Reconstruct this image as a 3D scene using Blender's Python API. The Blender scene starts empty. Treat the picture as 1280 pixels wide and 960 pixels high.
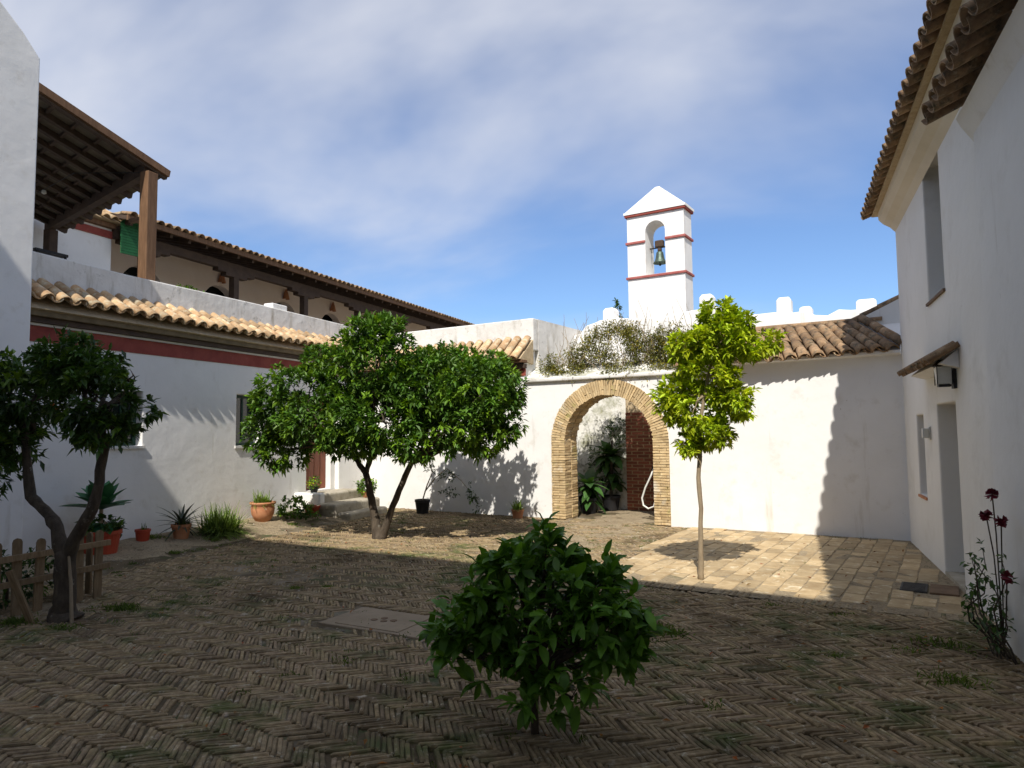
import bpy, bmesh, math, random
from mathutils import Vector, Matrix, Euler, noise
rnd = random.Random(7)
S = bpy.context.scene
COL = S.collection
# ------------------------------------------------------------------ camera
YAW, PITCH, ROLL = math.radians(21.878), math.radians(3.951), math.radians(-0.62)
cam = bpy.data.cameras.new('camera'); camo = bpy.data.objects.new('camera', cam); COL.objects.link(camo)
fwd = Vector((-math.sin(YAW)*math.cos(PITCH), math.cos(YAW)*math.cos(PITCH), math.sin(PITCH)))
rgt = Vector((math.cos(YAW), math.sin(YAW), 0)); upv = rgt.cross(fwd)
r2 = rgt*math.cos(ROLL)+upv*math.sin(ROLL); u2 = -rgt*math.sin(ROLL)+upv*math.cos(ROLL)
camo.matrix_world = Matrix.Translation((0, 0, 1.7)) @ Matrix((r2, u2, -fwd)).transposed().to_4x4()
cam.sensor_width = 36; cam.lens = 870/1280*36; cam.clip_start = .05; cam.clip_end = 2000
S.camera = camo
# ------------------------------------------------------------------ sky, sun, exposure
SUN = Vector((.166, -.877, 1.0)).normalized()
EL = math.asin(SUN.z)
w = bpy.data.worlds.new('World'); S.world = w; w.use_nodes = True
nt = w.node_tree; nt.nodes.clear()
N = lambda t, **k: nt.nodes.new(t)
sky = N('ShaderNodeTexSky'); sky.sky_type = 'NISHITA'; sky.sun_disc = False
sky.sun_elevation = EL; sky.sun_rotation = math.atan2(SUN.x, SUN.y)
sky.air_density = 1.0; sky.dust_density = .15; sky.ozone_density = 3.0
tc = N('ShaderNodeTexCoord')
sep = N('ShaderNodeSeparateXYZ'); nt.links.new(tc.outputs['Generated'], sep.inputs[0])
zz = N('ShaderNodeMath'); zz.operation = 'ADD'; zz.inputs[1].default_value = .35; nt.links.new(sep.outputs['Z'], zz.inputs[0])
zm = N('ShaderNodeMath'); zm.operation = 'MAXIMUM'; zm.inputs[1].default_value = .05; nt.links.new(zz.outputs[0], zm.inputs[0])
dv = N('ShaderNodeVectorMath'); dv.operation = 'DIVIDE'
cb = N('ShaderNodeCombineXYZ')
for i in range(3): nt.links.new(zm.outputs[0], cb.inputs[i])
nt.links.new(tc.outputs['Generated'], dv.inputs[0]); nt.links.new(cb.outputs[0], dv.inputs[1])
mp = N('ShaderNodeMapping'); mp.inputs['Scale'].default_value = (.6, 1.0, .3); mp.inputs['Rotation'].default_value = (0, 0, math.radians(35)); mp.inputs['Location'].default_value = (6.85, 3.85, 0)
nt.links.new(dv.outputs[0], mp.inputs[0])
cn = N('ShaderNodeTexNoise'); cn.inputs['Scale'].default_value = 1.1; cn.inputs['Detail'].default_value = 6; cn.inputs['Roughness'].default_value = .5; cn.inputs['Distortion'].default_value = .35
nt.links.new(mp.outputs[0], cn.inputs['Vector'])
cr = N('ShaderNodeValToRGB'); cr.color_ramp.elements[0].position = .38; cr.color_ramp.elements[1].position = .66
cr.color_ramp.elements[0].color = (.06, .06, .06, 1); cr.color_ramp.elements[1].color = (.92, .92, .92, 1); cr.color_ramp.interpolation = 'EASE'
nt.links.new(cn.outputs['Fac'], cr.inputs[0])
mx = N('ShaderNodeMixRGB'); mx.inputs[2].default_value = (4.85, 4.95, 5.3, 1)
nt.links.new(cr.outputs[0], mx.inputs[0]); tn = N('ShaderNodeMixRGB'); tn.blend_type = 'MULTIPLY'; tn.inputs[0].default_value = 1; tn.inputs[2].default_value = (.56, .70, .87, 1); nt.links.new(sky.outputs[0], tn.inputs[1]); nt.links.new(tn.outputs[0], mx.inputs[1])
bg = N('ShaderNodeBackground'); bg.inputs[1].default_value = .108
wo = N('ShaderNodeOutputWorld'); nt.links.new(mx.outputs[0], bg.inputs[0]); nt.links.new(bg.outputs[0], wo.inputs[0])
sl = bpy.data.lights.new('sun', 'SUN'); sl.energy = 3.7; sl.angle = math.radians(.55); sl.color = (1, .945, .86)
so = bpy.data.objects.new('sun', sl); COL.objects.link(so); so.rotation_euler = SUN.to_track_quat('Z', 'Y').to_euler(); so.location = (3, -20, 25)
S.view_settings.view_transform = 'Standard'; S.view_settings.look = 'None'; S.view_settings.gamma = 1
S.view_settings.use_curve_mapping = False; S.view_settings.exposure = 0.66
S.render.engine = 'CYCLES'; S.cycles.max_bounces = 8; S.cycles.diffuse_bounces = 7; S.cycles.transparent_max_bounces = 6

# ------------------------------------------------------------------ materials
def mat(name, c1, c2, scale=3, rough=.85, bump=.3, bscale=None, bdist=.01, vary=0, spots=None, attr=False, stretch=(1, 1, 1), trans=0, spec=.3, metal=0, third=None, detail=6, wcoord=False):
    """c1/c2 mixed by noise; spots=(colour, scale, lo, hi); vary = per-object brightness spread"""
    m = bpy.data.materials.new(name); m.use_nodes = True; t = m.node_tree; t.nodes.clear(); L = t.links.new
    out = t.nodes.new('ShaderNodeOutputMaterial'); p = t.nodes.new('ShaderNodeBsdfPrincipled')
    p.inputs['Roughness'].default_value = rough; p.inputs['Specular IOR Level'].default_value = spec; p.inputs['Metallic'].default_value = metal
    co = t.nodes.new('ShaderNodeTexCoord'); mp = t.nodes.new('ShaderNodeMapping'); mp.inputs['Scale'].default_value = stretch
    src = co.outputs['Object']
    if wcoord:
        ge = t.nodes.new('ShaderNodeNewGeometry'); src = ge.outputs['Position']
    oi = t.nodes.new('ShaderNodeObjectInfo')
    if vary and not wcoord:
        ad = t.nodes.new('ShaderNodeVectorMath'); ad.operation = 'ADD'
        ml = t.nodes.new('ShaderNodeMath'); ml.operation = 'MULTIPLY'; ml.inputs[1].default_value = 37.0; L(oi.outputs['Random'], ml.inputs[0])
        L(src, ad.inputs[0]); L(ml.outputs[0], ad.inputs[1]); src = ad.outputs[0]
    L(src, mp.inputs[0])
    n1 = t.nodes.new('ShaderNodeTexNoise'); n1.inputs['Scale'].default_value = scale; n1.inputs['Detail'].default_value = detail; n1.inputs['Roughness'].default_value = .62
    L(mp.outputs[0], n1.inputs['Vector'])
    r = t.nodes.new('ShaderNodeValToRGB'); r.color_ramp.elements[0].position = .32; r.color_ramp.elements[1].position = .68
    r.color_ramp.elements[0].color = (*c1, 1); r.color_ramp.elements[1].color = (*c2, 1)
    if third:
        e = r.color_ramp.elements.new(.5); e.color = (*third, 1)
    L(n1.outputs['Fac'], r.inputs[0]); col = r.outputs[0]
    if spots:
        for sp in (spots if isinstance(spots, list) else [spots]):
            sc, ss, lo, hi = sp[:4]
            n2 = t.nodes.new('ShaderNodeTexNoise'); n2.inputs['Scale'].default_value = ss; n2.inputs['Detail'].default_value = 7; n2.inputs['Roughness'].default_value = .68
            mp2 = t.nodes.new('ShaderNodeMapping'); mp2.inputs['Location'].default_value = (ss*1.7, 3.1, 5.7)
            if len(sp) > 4: mp2.inputs['Scale'].default_value = sp[4]
            L(src, mp2.inputs[0]); L(mp2.outputs[0], n2.inputs['Vector'])
            mr = t.nodes.new('ShaderNodeMapRange'); mr.inputs[1].default_value = lo; mr.inputs[2].default_value = hi; L(n2.outputs['Fac'], mr.inputs[0])
            x = t.nodes.new('ShaderNodeMixRGB'); x.inputs[2].default_value = (*sc, 1); L(mr.outputs[0], x.inputs[0]); L(col, x.inputs[1]); col = x.outputs[0]
    if vary:
        mr = t.nodes.new('ShaderNodeMapRange'); mr.inputs[3].default_value = 1-vary; mr.inputs[4].default_value = 1+vary; L(oi.outputs['Random'], mr.inputs[0])
        x = t.nodes.new('ShaderNodeMixRGB'); x.blend_type = 'MULTIPLY'; x.inputs[0].default_value = 1; L(col, x.inputs[1]); L(mr.outputs[0], x.inputs[2]); col = x.outputs[0]
    if attr:
        a = t.nodes.new('ShaderNodeVertexColor'); a.layer_name = 'Col'
        x = t.nodes.new('ShaderNodeMixRGB'); x.blend_type = 'MULTIPLY'; x.inputs[0].default_value = 1; L(col, x.inputs[1]); L(a.outputs[0], x.inputs[2]); col = x.outputs[0]
    L(col, p.inputs['Base Color'])
    if bump:
        nb = t.nodes.new('ShaderNodeTexNoise'); nb.inputs['Scale'].default_value = bscale or scale*6; nb.inputs['Detail'].default_value = 8; L(src, nb.inputs['Vector'])
        b = t.nodes.new('ShaderNodeBump'); b.inputs['Strength'].default_value = bump; b.inputs['Distance'].default_value = bdist; L(nb.outputs['Fac'], b.inputs['Height']); L(b.outputs[0], p.inputs['Normal'])
    if trans:
        tr = t.nodes.new('ShaderNodeBsdfTranslucent'); ms = t.nodes.new('ShaderNodeMixShader'); ms.inputs[0].default_value = trans
        g = t.nodes.new('ShaderNodeMixRGB'); g.blend_type = 'MULTIPLY'; g.inputs[0].default_value = 1; g.inputs[2].default_value = (1.3, 1.25, .5, 1); L(col, g.inputs[1]); L(g.outputs[0], tr.inputs[0])
        L(p.outputs[0], ms.inputs[1]); L(tr.outputs[0], ms.inputs[2]); L(ms.outputs[0], out.inputs[0])
    else: L(p.outputs[0], out.inputs[0])
    return m
PL = mat('plaster', (.74, .73, .705), (.81, .80, .775), 1.1, .9, .30, 3.2, .03, spots=[((.62, .59, .53), 2.6, .56, .78), ((.50, .46, .39), 1.0, .60, .80, (3.5, 3.5, .35)), ((.42, .38, .31), 16, .68, .76), ((.40, .37, .31), .9, .70, .80)])
PLW = mat('plaster_weathered', (.62, .60, .56), (.76, .745, .71), 1.8, .92, .5, 6, .025, spots=[((.40, .37, .31), 1.6, .52, .72, (2.5, 2.5, .5)), ((.30, .285, .24), 6, .60, .74)])
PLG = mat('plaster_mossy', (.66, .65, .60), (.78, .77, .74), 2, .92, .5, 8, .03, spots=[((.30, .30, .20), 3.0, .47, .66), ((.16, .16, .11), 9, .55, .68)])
PLR = mat('plaster_rendered', (.71, .70, .665), (.77, .76, .73), .8, .9, .35, 2.4, .04, spots=[((.60, .58, .53), 1.2, .55, .8), ((.48, .45, .39), 1.3, .62, .8, (3, 3, .3)), ((.45, .42, .36), 14, .68, .76)])
PINK = mat('pink_plaster', (.72, .63, .58), (.78, .69, .64), 1.5, .9, .2)
RED = mat('red_paint', (.20, .035, .028), (.30, .07, .05), 3, .75, .25, spots=((.34, .16, .12), 6, .62, .78))
REDB = mat('faded_red_paint', (.30, .07, .06), (.42, .15, .13), 5, .8, .2)
TILE = mat('clay_tile', (.36, .215, .11), (.56, .39, .22), 7, .9, .5, 45, .006, vary=.28, third=(.47, .31, .17), spots=[((.56, .49, .34), 9, .50, .64), ((.13, .11, .075), 13, .60, .72)])
TILED = mat('clay_tile_old', (.20, .12, .07), (.36, .24, .14), 8, .92, .6, 45, .006, vary=.3, third=(.28, .18, .10), spots=[((.09, .08, .055), 9, .50, .66), ((.40, .33, .22), 15, .58, .70)])
WOOD = mat('brown_wood', (.11, .058, .028), (.19, .105, .055), 5, .7, .4, 30, .004, stretch=(6, 6, .8))
WOODD = mat('dark_wood', (.05, .032, .022), (.085, .055, .037), 5, .75, .4, 30, .004, stretch=(1, 1, 1))
WOODF = mat('weathered_fence_wood', (.17, .115, .06), (.28, .20, .115), 9, .85, .4, 40, .004, vary=.2, stretch=(4, 4, .7))
DOOR = mat('varnished_door_wood', (.16, .045, .02), (.26, .085, .04), 6, .5, .3, 40, .003, vary=.12, stretch=(6, 6, .6))
BRK = mat('yellow_brick', (.46, .325, .165), (.62, .475, .27), 9, .92, .7, 60, .008, vary=.17, spots=[((.62, .56, .44), 1.6, .55, .66), ((.27, .18, .085), 6, .60, .74), ((.42, .36, .13), 3.2, .56, .7)], wcoord=True)
BRKR = mat('red_brick', (.16, .05, .03), (.26, .09, .055), 9, .92, .5, 50, .006, vary=.25, spots=((.33, .25, .19), 7, .60, .72))
MORT = mat('lime_mortar', (.38, .29, .175), (.50, .40, .26), 12, .95, .5, 60)
FLR = mat('paving_brick', (.17, .135, .095), (.31, .25, .175), 26, .9, .5, 90, .004, vary=.22, attr=True, third=(.24, .19, .135), spots=[((.07, .085, .035), 3.2, .53, .66), ((.30, .27, .225), 11, .58, .7)])
BED = mat('earth_bed', (.065, .048, .026), (.14, .105, .06), 2.2, .97, .8, 60, .012, spots=[((.055, .075, .024), 3.1, .52, .64), ((.27, .23, .175), .8, .52, .68)], wcoord=True)
EARTH = mat('dry_earth', (.24, .185, .115), (.36, .29, .19), 3.2, .97, 1, 34, .03, spots=[((.15, .15, .065), 1.6, .58, .72), ((.13, .10, .06), 11, .55, .7), ((.45, .39, .28), 23, .58, .68), ((.10, .075, .045), 30, .57, .64)], wcoord=True)
PAV = mat('clay_paver', (.33, .235, .125), (.48, .37, .22), 6, .9, .5, 40, .006, vary=.22, spots=[((.62, .55, .40), 7, .56, .7), ((.22, .15, .08), 8, .62, .74)])
SLAB = mat('concrete_slab', (.24, .185, .12), (.32, .25, .17), 3, .92, .4, 40, .004, spots=((.22, .18, .12), 7, .58, .72))
STONE = mat('step_stone', (.30, .265, .20), (.46, .42, .34), 4, .92, .6, 25, .01, spots=((.18, .16, .11), 7, .55, .7))
BARK = mat('bark', (.045, .034, .024), (.10, .078, .055), 9, .92, .8, 40, .01, stretch=(2, 2, .6), spots=((.24, .23, .19), 8, .60, .7))
BARKP = mat('pale_bark', (.22, .17, .11), (.33, .26, .17), 9, .9, .6, 40, .006, stretch=(2, 2, .6))
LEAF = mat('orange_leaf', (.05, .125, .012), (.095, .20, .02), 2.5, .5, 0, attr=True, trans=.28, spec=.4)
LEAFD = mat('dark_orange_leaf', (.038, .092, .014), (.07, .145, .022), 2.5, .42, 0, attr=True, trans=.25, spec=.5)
LEAFY = mat('yellow_green_leaf', (.20, .29, .012), (.34, .41, .022), 2.5, .45, 0, attr=True, trans=.35, spec=.4)
LEAFB = mat('bush_leaf', (.065, .165, .014), (.13, .27, .028), 6, .45, 0, vary=.45, attr=False, trans=.3, spec=.35)
GRASS = mat('weed_green', (.06, .11, .018), (.14, .19, .04), 4, .7, 0, attr=True, trans=.3)
IVY = mat('climber_green', (.12, .135, .025), (.24, .235, .055), 3, .7, 0, attr=True, trans=.25)
AGV = mat('agave_leaf', (.03, .125, .05), (.055, .18, .075), 5, .45, .1, vary=.2, trans=.08)
SPK = mat('dark_spiky_leaf', (.030, .045, .028), (.06, .075, .045), 5, .5, 0, vary=.2)
POT = mat('terracotta', (.40, .16, .075), (.52, .25, .13), 6, .85, .3, spots=((.5, .38, .27), 8, .6, .72))
POTR = mat('red_plastic_pot', (.34, .045, .022), (.42, .065, .03), 4, .5, .05)
POTK = mat('black_plastic_pot', (.012, .012, .013), (.022, .022, .024), 4, .45, .05)
SOIL = mat('potting_soil', (.03, .022, .014), (.06, .045, .03), 20, .95, .8)
BRONZE = mat('bronze', (.07, .10, .085), (.13, .17, .14), 9, .5, .2, metal=.6)
IRON = mat('wrought_iron', (.012, .012, .012), (.03, .028, .026), 9, .6, .2)
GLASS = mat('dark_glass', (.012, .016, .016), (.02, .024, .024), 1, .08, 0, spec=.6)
GLASSG = mat('grey_pane', (.13, .135, .14), (.16, .165, .17), 1, .12, 0, spec=.6)
LAMPG = mat('frosted_lamp_glass', (.50, .50, .46), (.62, .62, .57), 4, .3, 0)
BLIND = mat('green_blind', (.012, .085, .028), (.02, .13, .045), 5, .7, .2)
GRNW = mat('green_shutter_paint', (.012, .045, .03), (.02, .06, .04), 5, .5, .1)
HOSE = mat('white_hose', (.7, .7, .66), (.78, .78, .74), 5, .5, 0)
FRUIT = mat('orange_fruit', (.75, .16, .03), (.85, .25, .04), 5, .5, .1)
FLOW = mat('dark_red_petals', (.09, .008, .015), (.16, .012, .025), 5, .6, 0, attr=False)
METAL = mat('grate_metal', (.05, .05, .048), (.09, .085, .08), 9, .6, .2, metal=.4)
RUST = mat('rusty_plate', (.12, .075, .045), (.2, .13, .08), 7, .85, .3)
BLUE = mat('blue_plastic', (.06, .06, .30), (.10, .10, .42), 4, .5, 0)

# ------------------------------------------------------------------ mesh helpers
class MB:
    def __init__(s): s.v = []; s.f = []; s.c = []
    def quad(s, *p): i = len(s.v); s.v += [tuple(q) for q in p]; s.f.append(tuple(range(i, i+len(p)))); return s
    def box(s, x0, x1, y0, y1, z0, z1, taper=0, M=None):
        t = taper
        P = [(x0, y0, z0), (x1, y0, z0), (x1, y1, z0), (x0, y1, z0), (x0+t, y0+t, z1), (x1-t, y0+t, z1), (x1-t, y1-t, z1), (x0+t, y1-t, z1)]
        if M is not None: P = [tuple(M @ Vector(p)) for p in P]
        i = len(s.v); s.v += P
        s.f += [tuple(i+k for k in q) for q in ((0, 3, 2, 1), (4, 5, 6, 7), (0, 1, 5, 4), (1, 2, 6, 5), (2, 3, 7, 6), (3, 0, 4, 7))]; return s
    def bar(s, a, b, wx, wz, up=(0, 0, 1)):
        a = Vector(a); b = Vector(b); d = (b-a); L = d.length; d.normalize(); x = d.cross(Vector(up))
        if x.length < 1e-4: x = Vector((1, 0, 0))
        x.normalize(); z = x.cross(d)
        M = Matrix.Translation(a) @ Matrix((x, d, z)).transposed().to_4x4()
        return s.box(-wx/2, wx/2, 0, L, -wz/2, wz/2, M=M)
    def tube(s, pts, rad, n=8, cap=True):
        pts = [Vector(p) for p in pts]; i0 = len(s.v); rad = rad if hasattr(rad, '__len__') else [rad]*len(pts)
        pd = None
        for k, p in enumerate(pts):
            d = (pts[min(k+1, len(pts)-1)]-pts[max(k-1, 0)]).normalized()
            if pd is None: x = d.orthogonal().normalized()
            else: x = (x-d*x.dot(d)).normalized()
            pd = d; y = d.cross(x)
            for j in range(n):
                a = 2*math.pi*j/n; s.v.append(tuple(p+(x*math.cos(a)+y*math.sin(a))*rad[k]))
        for k in range(len(pts)-1):
            for j in range(n):
                a = i0+k*n+j; b = i0+k*n+(j+1) % n; s.f.append((a, b, b+n, a+n))
        if cap:
            s.f.append(tuple(i0+j for j in reversed(range(n)))); e = i0+(len(pts)-1)*n; s.f.append(tuple(e+j for j in range(n)))
        return s
    def lathe(s, prof, n=20, c=(0, 0, 0)):
        i0 = len(s.v)
        for r, z in prof:
            for j in range(n):
                a = 2*math.pi*j/n; s.v.append((c[0]+r*math.cos(a), c[1]+r*math.sin(a), c[2]+z))
        for k in range(len(prof)-1):
            for j in range(n):
                a = i0+k*n+j; b = i0+k*n+(j+1) % n; s.f.append((a, b, b+n, a+n))
        return s
    def mesh(s, name, m, smooth=False, weld=False):
        me = bpy.data.meshes.new(name); me.from_pydata(s.v, [], s.f)
        if s.c:
            ca = me.color_attributes.new('Col', 'FLOAT_COLOR', 'POINT')
            flat = []
            for c in s.c: flat += [c[0], c[1], c[2], 1]
            ca.data.foreach_set('color', flat)
        if weld:
            b = bmesh.new(); b.from_mesh(me); bmesh.ops.remove_doubles(b, verts=b.verts, dist=1e-4); bmesh.ops.recalc_face_normals(b, faces=b.faces); b.to_mesh(me); b.free()
        me.materials.append(m)
        if smooth: me.polygons.foreach_set('use_smooth', [True]*len(me.polygons))
        me.update(); return me
def link(name, me, parent=None, M=None):
    o = bpy.data.objects.new(name, me); COL.objects.link(o)
    if parent: o.parent = parent
    if M is not None: o.matrix_basis = M
    return o
def obj(name, mb, m, parent=None, M=None, smooth=False, bevel=0, seg=2):
    o = link(name, mb.mesh(name, m, smooth, weld=bevel > 0), parent, M)
    if bevel:
        b = o.modifiers.new('bevel', 'BEVEL'); b.width = bevel; b.segments = seg; b.limit_method = 'ANGLE'; b.angle_limit = math.radians(35)
    return o
def tag(o, label, cat, group=None):
    o['label'] = label; o['category'] = cat
    if group: o['group'] = group
    return o
def thing(name, label, cat, loc=(0, 0, 0), rz=0, group=None):
    o = bpy.data.objects.new(name, None); COL.objects.link(o); o.location = loc; o.rotation_euler = (0, 0, rz); o.empty_display_size = .2
    return tag(o, label, cat, group)
def struct(o): o['kind'] = 'structure'; return o
T = Matrix.Translation
def RZ(a): return Matrix.Rotation(a, 4, 'Z')
# courtyard frame of the back wall: local x to the right, local y away from the viewer
BO = Vector((1.58, 12.09, 0)); BA = -math.atan(.18)
BM = T(BO) @ RZ(BA); BI = BM.inverted()
def B(x, y, z=0): return BM @ Vector((x, y, z))
def wallgrid(xs, zs, solid, t, ax='xz'):
    """wall with openings: front at y=0, back at y=t; solid(cx, cz) tells"""
    m = MB(); nx, nz = len(xs)-1, len(zs)-1
    sol = [[solid((xs[i]+xs[i+1])/2, (zs[k]+zs[k+1])/2) for k in range(nz)] for i in range(nx)]
    g = lambda i, k: 0 <= i < nx and 0 <= k < nz and sol[i][k]
    for i in range(nx):
        for k in range(nz):
            if not sol[i][k]: continue
            a, b, c, d = xs[i], xs[i+1], zs[k], zs[k+1]
            m.quad((a, 0, c), (b, 0, c), (b, 0, d), (a, 0, d)); m.quad((b, t, c), (a, t, c), (a, t, d), (b, t, d))
            if not g(i-1, k): m.quad((a, t, c), (a, 0, c), (a, 0, d), (a, t, d))
            if not g(i+1, k): m.quad((b, 0, c), (b, t, c), (b, t, d), (b, 0, d))
            if not g(i, k-1): m.quad((a, t, c), (b, t, c), (b, 0, c), (a, 0, c))
            if not g(i, k+1): m.quad((a, 0, d), (b, 0, d), (b, t, d), (a, t, d))
    return m
def colwall(cols, t, back=True):
    """wall of columns (x, zlow, zhigh): consecutive entries joined; front y=0"""
    m = MB()
    for (a, l0, h0), (b, l1, h1) in zip(cols, cols[1:]):
        m.quad((a, 0, l0), (b, 0, l1), (b, 0, h1), (a, 0, h0)); m.quad((b, t, l1), (a, t, l0), (a, t, h0), (b, t, h1))
        m.quad((a, 0, h0), (b, 0, h1), (b, t, h1), (a, t, h0)); m.quad((a, t, l0), (b, t, l1), (b, 0, l1), (a, 0, l0))
    a, l, h = cols[0]; m.quad((a, t, l), (a, 0, l), (a, 0, h), (a, t, h))
    a, l, h = cols[-1]; m.quad((a, 0, l), (a, t, l), (a, t, h), (a, 0, h))
    return m
# frames for side walls: local x along +Y (wall seen from the court), local y into the building
LM = lambda X: T((X, 0, 0)) @ Matrix(((0, -1, 0, 0), (1, 0, 0, 0), (0, 0, 1, 0), (0, 0, 0, 1)))     # left side: into building = -X
RM = lambda X: T((X, 0, 0)) @ Matrix(((0, 1, 0, 0), (-1, 0, 0, 0), (0, 0, 1, 0), (0, 0, 0, 1)))     # right side: local x = -Y, into = +X
# ------------------------------------------------------------------ roof tiles
def tile_mesh(name, m, r0, r1, L, th=.016, n=6, arc=math.pi*.93, flip=1):
    mb = MB()
    for (r, y) in ((r0, 0), (r1, L)):
        for rr in (r, r-th):
            for k in range(n+1):
                a = (math.pi-arc)/2+arc*k/n; mb.v.append((rr*math.cos(a), y, flip*rr*math.sin(a)))
    q = n+1
    for k in range(n):
        mb.f += [(k, k+1, 2*q+k+1, 2*q+k), (q+k+1, q+k, 3*q+k, 3*q+k+1), (k+1, k, q+k, q+k+1), (2*q+k, 2*q+k+1, 3*q+k+1, 3*q+k)]
    mb.f += [(0, 2*q, 3*q, q), (n, q+n, 3*q+n, 2*q+n)]
    me = mb.mesh(name, m, True)
    b = bmesh.new(); b.from_mesh(me); bmesh.ops.recalc_face_normals(b, faces=b.faces); b.to_mesh(me); b.free()
    me.polygons.foreach_set('use_smooth', [True]*len(me.polygons))
    return me
TILES = {}
def tiles(parent, org, along, down, ncol, pitch, nrow, L=.42, lap=.1, m=TILE, jit=.012, pan=True):
    key = (m.name, round(pitch, 2), L)
    if key not in TILES:
        TILES[key] = (tile_mesh('cover_tile', m, pitch*.36, pitch*.44, L), tile_mesh('pan_tile', m, pitch*.40, pitch*.36, L, flip=-1))
    cov, pn = TILES[key]
    a = Vector(along).normalized(); d = Vector(down).normalized(); nrm = a.cross(d).normalized()
    if nrm.z < 0: nrm = -nrm
    a = d.cross(nrm)
    R = Matrix((a, d, nrm)).transposed().to_4x4()
    step = L-lap
    A = Vector(along).normalized()
    for i in range(ncol):
        for k in range(nrow):
            tilt = Matrix.Rotation(-.035, 4, 'X') if nrow > 1 else Matrix.Identity(4)
            p = Vector(org)+A*(pitch*(i+.5)+rnd.uniform(-jit, jit))+d*(step*k+rnd.uniform(-jit, jit)*1.3)+nrm*(pitch*.14)
            link('tile', cov, parent, T(p) @ R @ tilt @ RZ(rnd.uniform(-.035, .035)) @ Matrix.Rotation(rnd.uniform(-.04, .04), 4, 'Y'))
            if pan and i < ncol:
                p = Vector(org)+A*(pitch*i+rnd.uniform(-jit, jit)*.5)+d*(step*k+rnd.uniform(-jit, jit))+nrm*(pitch*.36)
                link('tile', pn, parent, T(p) @ R @ RZ(rnd.uniform(-.02, .02)))
# ------------------------------------------------------------------ foliage helpers
def rv(r=rnd):
    while True:
        v = Vector((r.uniform(-1, 1), r.uniform(-1, 1), r.uniform(-1, 1)))
        if .05 < v.length < 1: return v.normalized()
def add_leaf(mb, p, d, L, W, col, fold=.25, droop=.15, side=None):
    d = d.normalized(); s = d.cross(side if side is not None else Vector((rnd.uniform(-.4, .4), rnd.uniform(-.4, .4), 1)))
    if s.length < 1e-3: s = d.orthogonal()
    s.normalize(); u = s.cross(d)
    i = len(mb.v); mid = p+d*(L*.48)
    mb.v += [tuple(p), tuple(mid+s*(W/2)+u*(fold*W*.5)), tuple(p+d*L-Vector((0, 0, droop*L))), tuple(mid-s*(W/2)+u*(fold*W*.5))]
    mb.f += [(i, i+1, i+2), (i, i+2, i+3)]; mb.c += [col]*4
def crown(lobes, ncl, per, L, W, seed, tint=(.55, 1.25), young=.2, ycol=(1.7, 1.6, 1.1), gap=.0, gs=1.6, shell=.5, droop=.15, sp=.07):
    r = random.Random(seed); mb = MB(); tot = sum(a[1]*a[2]+a[2]*a[3]+a[1]*a[3] for a in lobes)
    for (c, rx, ry, rz) in lobes:
        c = Vector(c); k = int(ncl*(rx*ry+ry*rz+rx*rz)/tot)
        for _ in range(k):
            o = rv(r); q = r.uniform(shell, 1.0)**.6 * (1+.13*noise.noise(Vector(o)*2.6+c*3))
            p = c+Vector((o.x*rx, o.y*ry, o.z*rz))*q
            if noise.noise(p*gs+Vector((seed, 0, 0))) < gap-.35: continue
            isy = r.random() < young and q > .8
            base = r.uniform(*tint)
            for j in range(per):
                dd = (o*.75+rv(r)*.95+Vector((0, 0, .1)))
                tn = base*r.uniform(.8, 1.2); cc = (tn*ycol[0], tn*ycol[1], tn*ycol[2]) if isy else (tn*r.uniform(.9, 1.15), tn, tn*r.uniform(.8, 1.1))
                add_leaf(mb, p+rv(r)*r.uniform(0, sp), dd, L*r.uniform(.65, 1.2), W*r.uniform(.8, 1.2), cc, droop=droop*r.uniform(0, 2))
    return mb
def gnarl(pts, rad, seed=0, n=3):
    out = []; ro = []
    for k in range(len(pts)-1):
        for j in range(n):
            t = j/n; p = Vector(pts[k]).lerp(Vector(pts[k+1]), t); q = p*9+Vector((seed, 0, 0))
            r_ = rad[k]+(rad[k+1]-rad[k])*t; out.append(p+Vector((noise.noise(q), noise.noise(q+Vector((3, 3, 3))), 0))*r_*.35); ro.append(r_*(1+.22*noise.noise(p*14+Vector((0, seed, 0)))))
    return out+[Vector(pts[-1])], ro+[rad[-1]]
def wob(a, b, n, amp, seed=0):
    a = Vector(a); b = Vector(b); out = []
    for k in range(n+1):
        t = k/n; p = a.lerp(b, t); w_ = math.sin(math.pi*t)*amp
        out.append(p+Vector((noise.noise(p*2+Vector((seed, 0, 0))), noise.noise(p*2+Vector((0, seed, 9))), 0))*w_)
    return out
# ================================================================== GROUND
def in_terrace(x, y): return y > -4.78 and x > -3.35+.25*noise.noise(Vector((y*1.3, 2, 0)))-.12*y*.4
mb = MB(); mb.quad((-600, -600, -.06), (600, -600, -.06), (600, 600, -.06), (-600, 600, -.06))
struct(obj('ground', mb, EARTH))
def bedz(wx, wy):
    p = Vector((wx, wy, 0))
    z = -.025+.013*noise.noise(p*.8+Vector((3, 1, 0)))+.008*noise.noise(p*4)
    d = math.hypot((wx+6.0)/2.0, (wy-7.3)/1.2); z += .014*max(0, 1-d*d)            # trodden earth over the bricks
    d = math.hypot((wx+7.2)/1.6, (wy-5.2)/1.0); z += .014*max(0, 1-d*d)
    if wx < -8.0: z += min(.14, (-8.0-wx)*.11)*(1 if wy < 12 else max(0, 1-(wy-12)*.6))            # bank against the left wall
    return z
mb = MB(); x0, x1, y0, y1, st = -9.9, 2.2, 1.0, 14.6, .1
nx = int((x1-x0)/st); ny = int((y1-y0)/st)
for j in range(ny+1):
    for i in range(nx+1):
        X, Y = x0+i*st, y0+j*st; mb.v.append((X, Y, bedz(X, Y)))
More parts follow.
